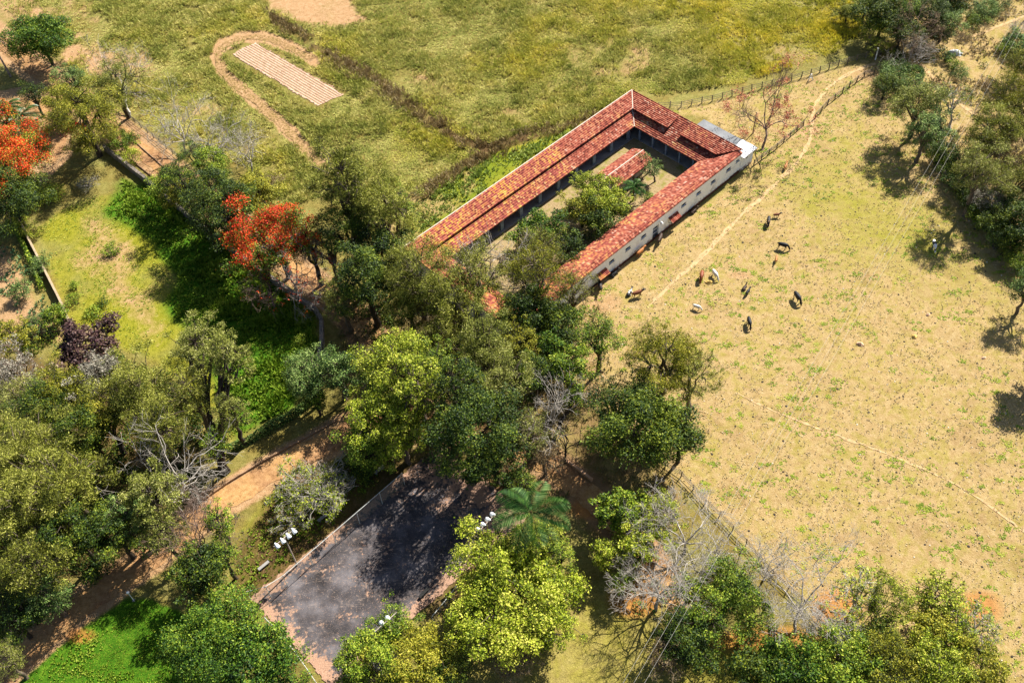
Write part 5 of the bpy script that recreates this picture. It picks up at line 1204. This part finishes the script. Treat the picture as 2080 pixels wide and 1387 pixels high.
# road/court side
T('sparse', 605, 985, 130, 4.5, 'sparse yellow-leafed shrubby tree behind the benches', 'tree')
T('sparse', 660, 1010, 110, 5, 'thin yellow and grey twigged tree behind the chain-link fence')
bare(650, 985, 120, 5.5, 'bare pale shrubby tree among the yellow-leafed ones', depth=4)
T('sparse', 590, 1055, 80, 3, 'low yellowish shrub above the floodlight mast', 'bush')
T('mid', 745, 905, 110, 6.5, 'green tree at the near side of the sandy road end')
T('dark', 730, 950, 90, 4, 'dark bushy tree near the top of the chain-link fence')
# bottom centre
T('lime', 1050, 1200, 250, 9.5, 'huge bright yellow-green tree at the lower right of the court', zr=.42)
T('lime', 1015, 1150, 135, 8.5, 'bright yellow-green tree behind the huge one')
T('lime', 1090, 1110, 110, 9, 'bright yellow-green tree under the palm')
T('lime', 1120, 1260, 130, 7.5, 'lower right bough-heavy yellow-green tree beside the huge one', dens=.9)
T('lime', 960, 1255, 120, 7.5, 'yellow-green tree at the lower left of the huge one')
palm(1078, 1040, 160, 11.5, 'tall palm behind the bright yellow-green trees', 15)
T('mid', 1135, 1130, 80, 8.5, 'green tree right of the tall palm')
T('gold', 750, 1335, 150, 7, 'olive yellow tree at the bottom edge in front of the court', leaf='mid')
T('gold', 850, 1340, 160, 7, 'olive yellow tree at the bottom edge, right-hand one of the pair')
T('gold', 800, 1275, 90, 7.5, 'olive yellow tree in front of the half hidden floodlight mast', leaf='mid')
T('pale', 795, 1350, 80, 6, 'pale sparse crown between the olive yellow trees', leaf='grey', dens=.6)
T('dark', 900, 1372, 110, 5.5, 'dark shrubby tree at the bottom edge')
T('airy', 1040, 1345, 100, 5, 'brown twiggy tree at the bottom edge below the huge yellow-green tree', leaf='brown')
# bottom right of centre
T('lime', 1262, 1040, 110, 7.5, 'yellow-green tree beside the shaded lower road', leaf='mid')
T('lime', 1335, 1040, 90, 7, 'yellow-green tree right of the shaded lower road')
T('lime', 1290, 1105, 100, 7, 'bright yellow-green tree above the orange earth patch')
T('lime', 1232, 1125, 64, 6, 'small bright yellow-green tree left of the orange earth patch')
T('mid', 1262, 1185, 60, 5, 'small green tree in the shade left of the orange earth')
bare(1395, 1080, 150, 9, 'bare white twigged tree at the left of the pasture fence', depth=5)
bare(1345, 1180, 150, 9, 'bare white tree right of the orange earth patch', base=(1330, 1240), depth=5)
bare(1460, 1110, 90, 6, 'small bare tree by the pasture fence', depth=4)
T('mid', 1480, 1200, 130, 8, 'bright mid green tree below the small bare tree')
T('mid', 1530, 1245, 90, 7, 'green tree left of the big bare spreading tree')
T('mid', 1430, 1255, 110, 7.5, 'mid green tree in the lower right thicket')
T('mid', 1490, 1185, 80, 7.5, 'smaller bright crown between the mid green trees')
T('mid', 1400, 1200, 70, 6, 'green tree behind the wires')
T('dark', 1390, 1310, 130, 7, 'dark tree at the bottom below the wires')
T('airy', 1350, 1335, 100, 6, 'brown twiggy tree under the wires at the bottom edge', leaf='brown')
bare(1632, 1185, 215, 8.5, 'big bare spreading tree with a black trunk at the pasture fence', base=(1612, 1290), depth=5)
bare(1560, 1150, 90, 6, 'small bare tree behind the big spreading one', depth=4)
T('sparse', 1745, 1200, 110, 7, 'thin yellow-leafed tree right of the big bare tree')
T('bamboo', 1800, 1220, 110, 7.5, 'upright thin-stemmed clump right of the big bare tree')
T('sparse', 1720, 1290, 110, 6, 'thin yellow-leafed tree over orange earth')
T('lime', 1905, 1215, 100, 7.5, 'yellow-green tree at the right end of the thin-stemmed clump', dens=.7)
T('sparse', 1985, 1270, 100, 6.5, 'sparse yellow-green tree at the lower right pasture edge')
T('lime', 1930, 1290, 110, 6.5, 'yellow-green tree in front of the right end clump', dens=.7)
T('mango', 1600, 1345, 140, 7, 'dense dark green tree at the bottom edge below the big bare tree')
T('dark', 1540, 1370, 130, 6.5, 'dark green tree at the bottom edge, left of the dense one')
T('mid', 1700, 1350, 150, 7, 'dense yellow olive tree at the bottom edge')
T('gold', 1810, 1345, 150, 7.5, 'wide olive-gold tree at the bottom edge')
T('lime', 1900, 1350, 140, 7.5, 'olive-gold tree second from the lower right corner')
T('gold', 1990, 1365, 120, 6.5, 'olive-gold tree nearest the lower right corner')
T('gold', 1890, 1285, 110, 7, 'olive-gold tree behind the bottom row')
T('dark', 1790, 1290, 90, 6, 'dark green tree behind the wide olive-gold one')
for i, (a, b, w_, h_, k_) in enumerate(((1893, 282, 40, 3.0, 'dbush'), (1903, 318, 44, 3.2, 'bush'), (1922, 345, 46, 3.4, 'dbush'), (1940, 372, 46, 3.2, 'tbush'), (1962, 392, 50, 3.6, 'dbush'), (1985, 425, 54, 3.8, 'bush'), (2005, 448, 56, 4.0, 'dbush'), (2030, 478, 60, 4.2, 'tbush'), (2052, 505, 60, 4.2, 'dbush'), (2075, 528, 64, 4.4, 'bush'))):
    T(k_, a, b, w_, h_, ('shrub', 'leafy shrub', 'dark shrub', 'bluish shrub', 'low dark shrub', 'thick shrub', 'large dark shrub', 'large bluish shrub', 'heavy dark shrub', 'tall leafy shrub')[i]+(', '+('first', 'second', 'third', 'fourth', 'fifth', 'sixth', 'seventh', 'eighth', 'ninth', 'tenth')[i])+' from the top in the row along the weathered fence', group='shrubs along the weathered fence')
T('olive', 2075, 130, 80, 6, 'olive tree at the right edge below the top corner thicket')
T('dark', 2010, 300, 80, 7, 'dark tree beside the long leaning trunk')
T('olive', 2065, 370, 100, 9, 'olive tree behind the foot of the leaning trunk')
T('dark', 2095, 440, 90, 8, 'dark tree cut by the right edge above the shrub row')
T('mango', 1860, 150, 50, 4.5, 'dark leafy tree between the ravine and the hillside trail')
T('dark', 1830, 60, 80, 7, 'dark tree in the middle of the ravine')
T('dark', 1935, 10, 70, 6, 'dark tree at the top edge left of the open hillside')
T('mid', 1760, 10, 60, 6, 'green tree at the top edge beside the field end')
# pasture tree
bare(1563, 218, 125, 9.5, 'leafless tree with rusty red buds behind the stable annex', base=(1549, 308), bark='dbark', depth=4, buds=('rust', .5, .13))
# top right
T('dark', 1795, 30, 110, 8, 'dark green tree at the top edge above the gatepost')
T('mango', 1842, 25, 60, 9, 'dark green rounded tree at the top edge, tallest by the ravine')
T('dark', 1890, 30, 90, 8, 'dark tree at the top edge right of the rounded one')
T('teal', 1920, 45, 70, 7, 'bluish green tree at the head of the hillside trail')
T('bamboo', 1772, 60, 70, 5, 'arching yellow-green clump above the white gatepost')
T('bamboo', 1790, 90, 50, 4, 'small yellow clump right of the gatepost')
T('pale', 1722, 25, 60, 4, 'pale olive bushy tree at the end of the yellow field')
bare(1862, 70, 90, 8, 'bare pinkish tree in front of the dark ravine trees', bark='red', depth=4, buds=('brown', .25, .10))
bare(1850, 120, 100, 5, 'low bare grey thicket tree above the shrubs', depth=4)
T('tbush', 1820, 150, 90, 4, 'bluish green thicket at the upper end of the pasture fence')
T('tbush', 1850, 175, 70, 4.5, 'bluish green bush right of the upper thicket')
T('teal', 1862, 210, 115, 11, 'grey-green feathery tree casting the large shadow on the pasture', leaf='pale')
T('teal', 1885, 265, 95, 10, 'bluish grey tree below the grey-green feathery one')
T('dark', 1800, 170, 60, 5, 'dark low tree in the shadow at the end of the lane fence')
T('sparse', 1932, 200, 60, 8, 'slender thin-crowned tree on the hillside', base=(1928, 272))
T('sparse', 1900, 195, 50, 8, 'slender thin-crowned tree left of the other one', base=(1912, 272))
T('dark', 1915, 305, 60, 4.5, 'dark bushy tree at the bend of the belt along the fence')
T('tbush', 1945, 320, 50, 2.8, 'green bush on the lower slope of the hillside')
T('bush', 1965, 350, 56, 3, 'bush beside the weathered fence')
T('airy', 1990, 345, 110, 14, 'thin pale green tree leaning over the weathered fence, casting a broad shadow', leaf='pale', dens=1.6)
T('dark', 1975, 405, 60, 4, 'dark bush against the weathered fence')
T('olive', 2060, 205, 120, 13, 'tall brown-olive feathery tree at the right edge', leaf='gold', base=(2090, 330))
T('olive', 2030, 265, 110, 12, 'brown-olive feathery tree with a long leaning trunk at the right edge', base=(2042, 378))
T('airy', 2060, 320, 100, 8, 'thin brown tree at the right edge', leaf='brown')
T('teal', 2055, 410, 90, 5.5, 'bluish green tree at the right edge below the leaning trunk')
T('dark', 2030, 450, 80, 5, 'dark tree at the right end of the weathered fence')
T('airy', 2010, 410, 80, 5, 'pale twiggy shrub tree above the weathered fence', leaf='grey')
T('dark', 2070, 480, 80, 6, 'dark tree at the right edge above the fence end')
T('teal', 2090, 590, 90, 8, 'tree at the right edge whose shadow falls on the pasture')
T('dark', 2135, 720, 120, 9, 'tree just outside the right edge shading the pasture corner')
T('tbush', 1925, 118, 30, 1.8, 'dark green bush left of the white tarpaulin')
T('bush', 1940, 132, 36, 1.6, 'round dark green bush below the white tarpaulin')
T('tbush', 1955, 150, 40, 1.6, 'bluish bush on the hillside trail')
T('dbush', 1968, 192, 30, 1.4, 'single dark bush between the two hillside trails')
T('tbush', 2070, 85, 70, 3, 'green thicket at the top right edge')
T('gbush', 2070, 60, 60, 2.5, 'pale grey twiggy bush at the top right edge')
T('bush', 2040, 100, 40, 2, 'green bush left of the top right thicket')
T('bush', 1985, 40, 50, 2, 'green bush high on the hillside')
T('tbush', 2000, 20, 60, 2.4, 'bluish green bush at the top edge of the hillside')
T('dbush', 2030, 10, 50, 2.4, 'dark bush at the top edge near the right corner')
T('bbush', 1960, 75, 40, 1.3, 'brown bush above the white tarpaulin')
T('bbush', 2000, 170, 36, 1.1, 'brown bush right of the single dark bush')
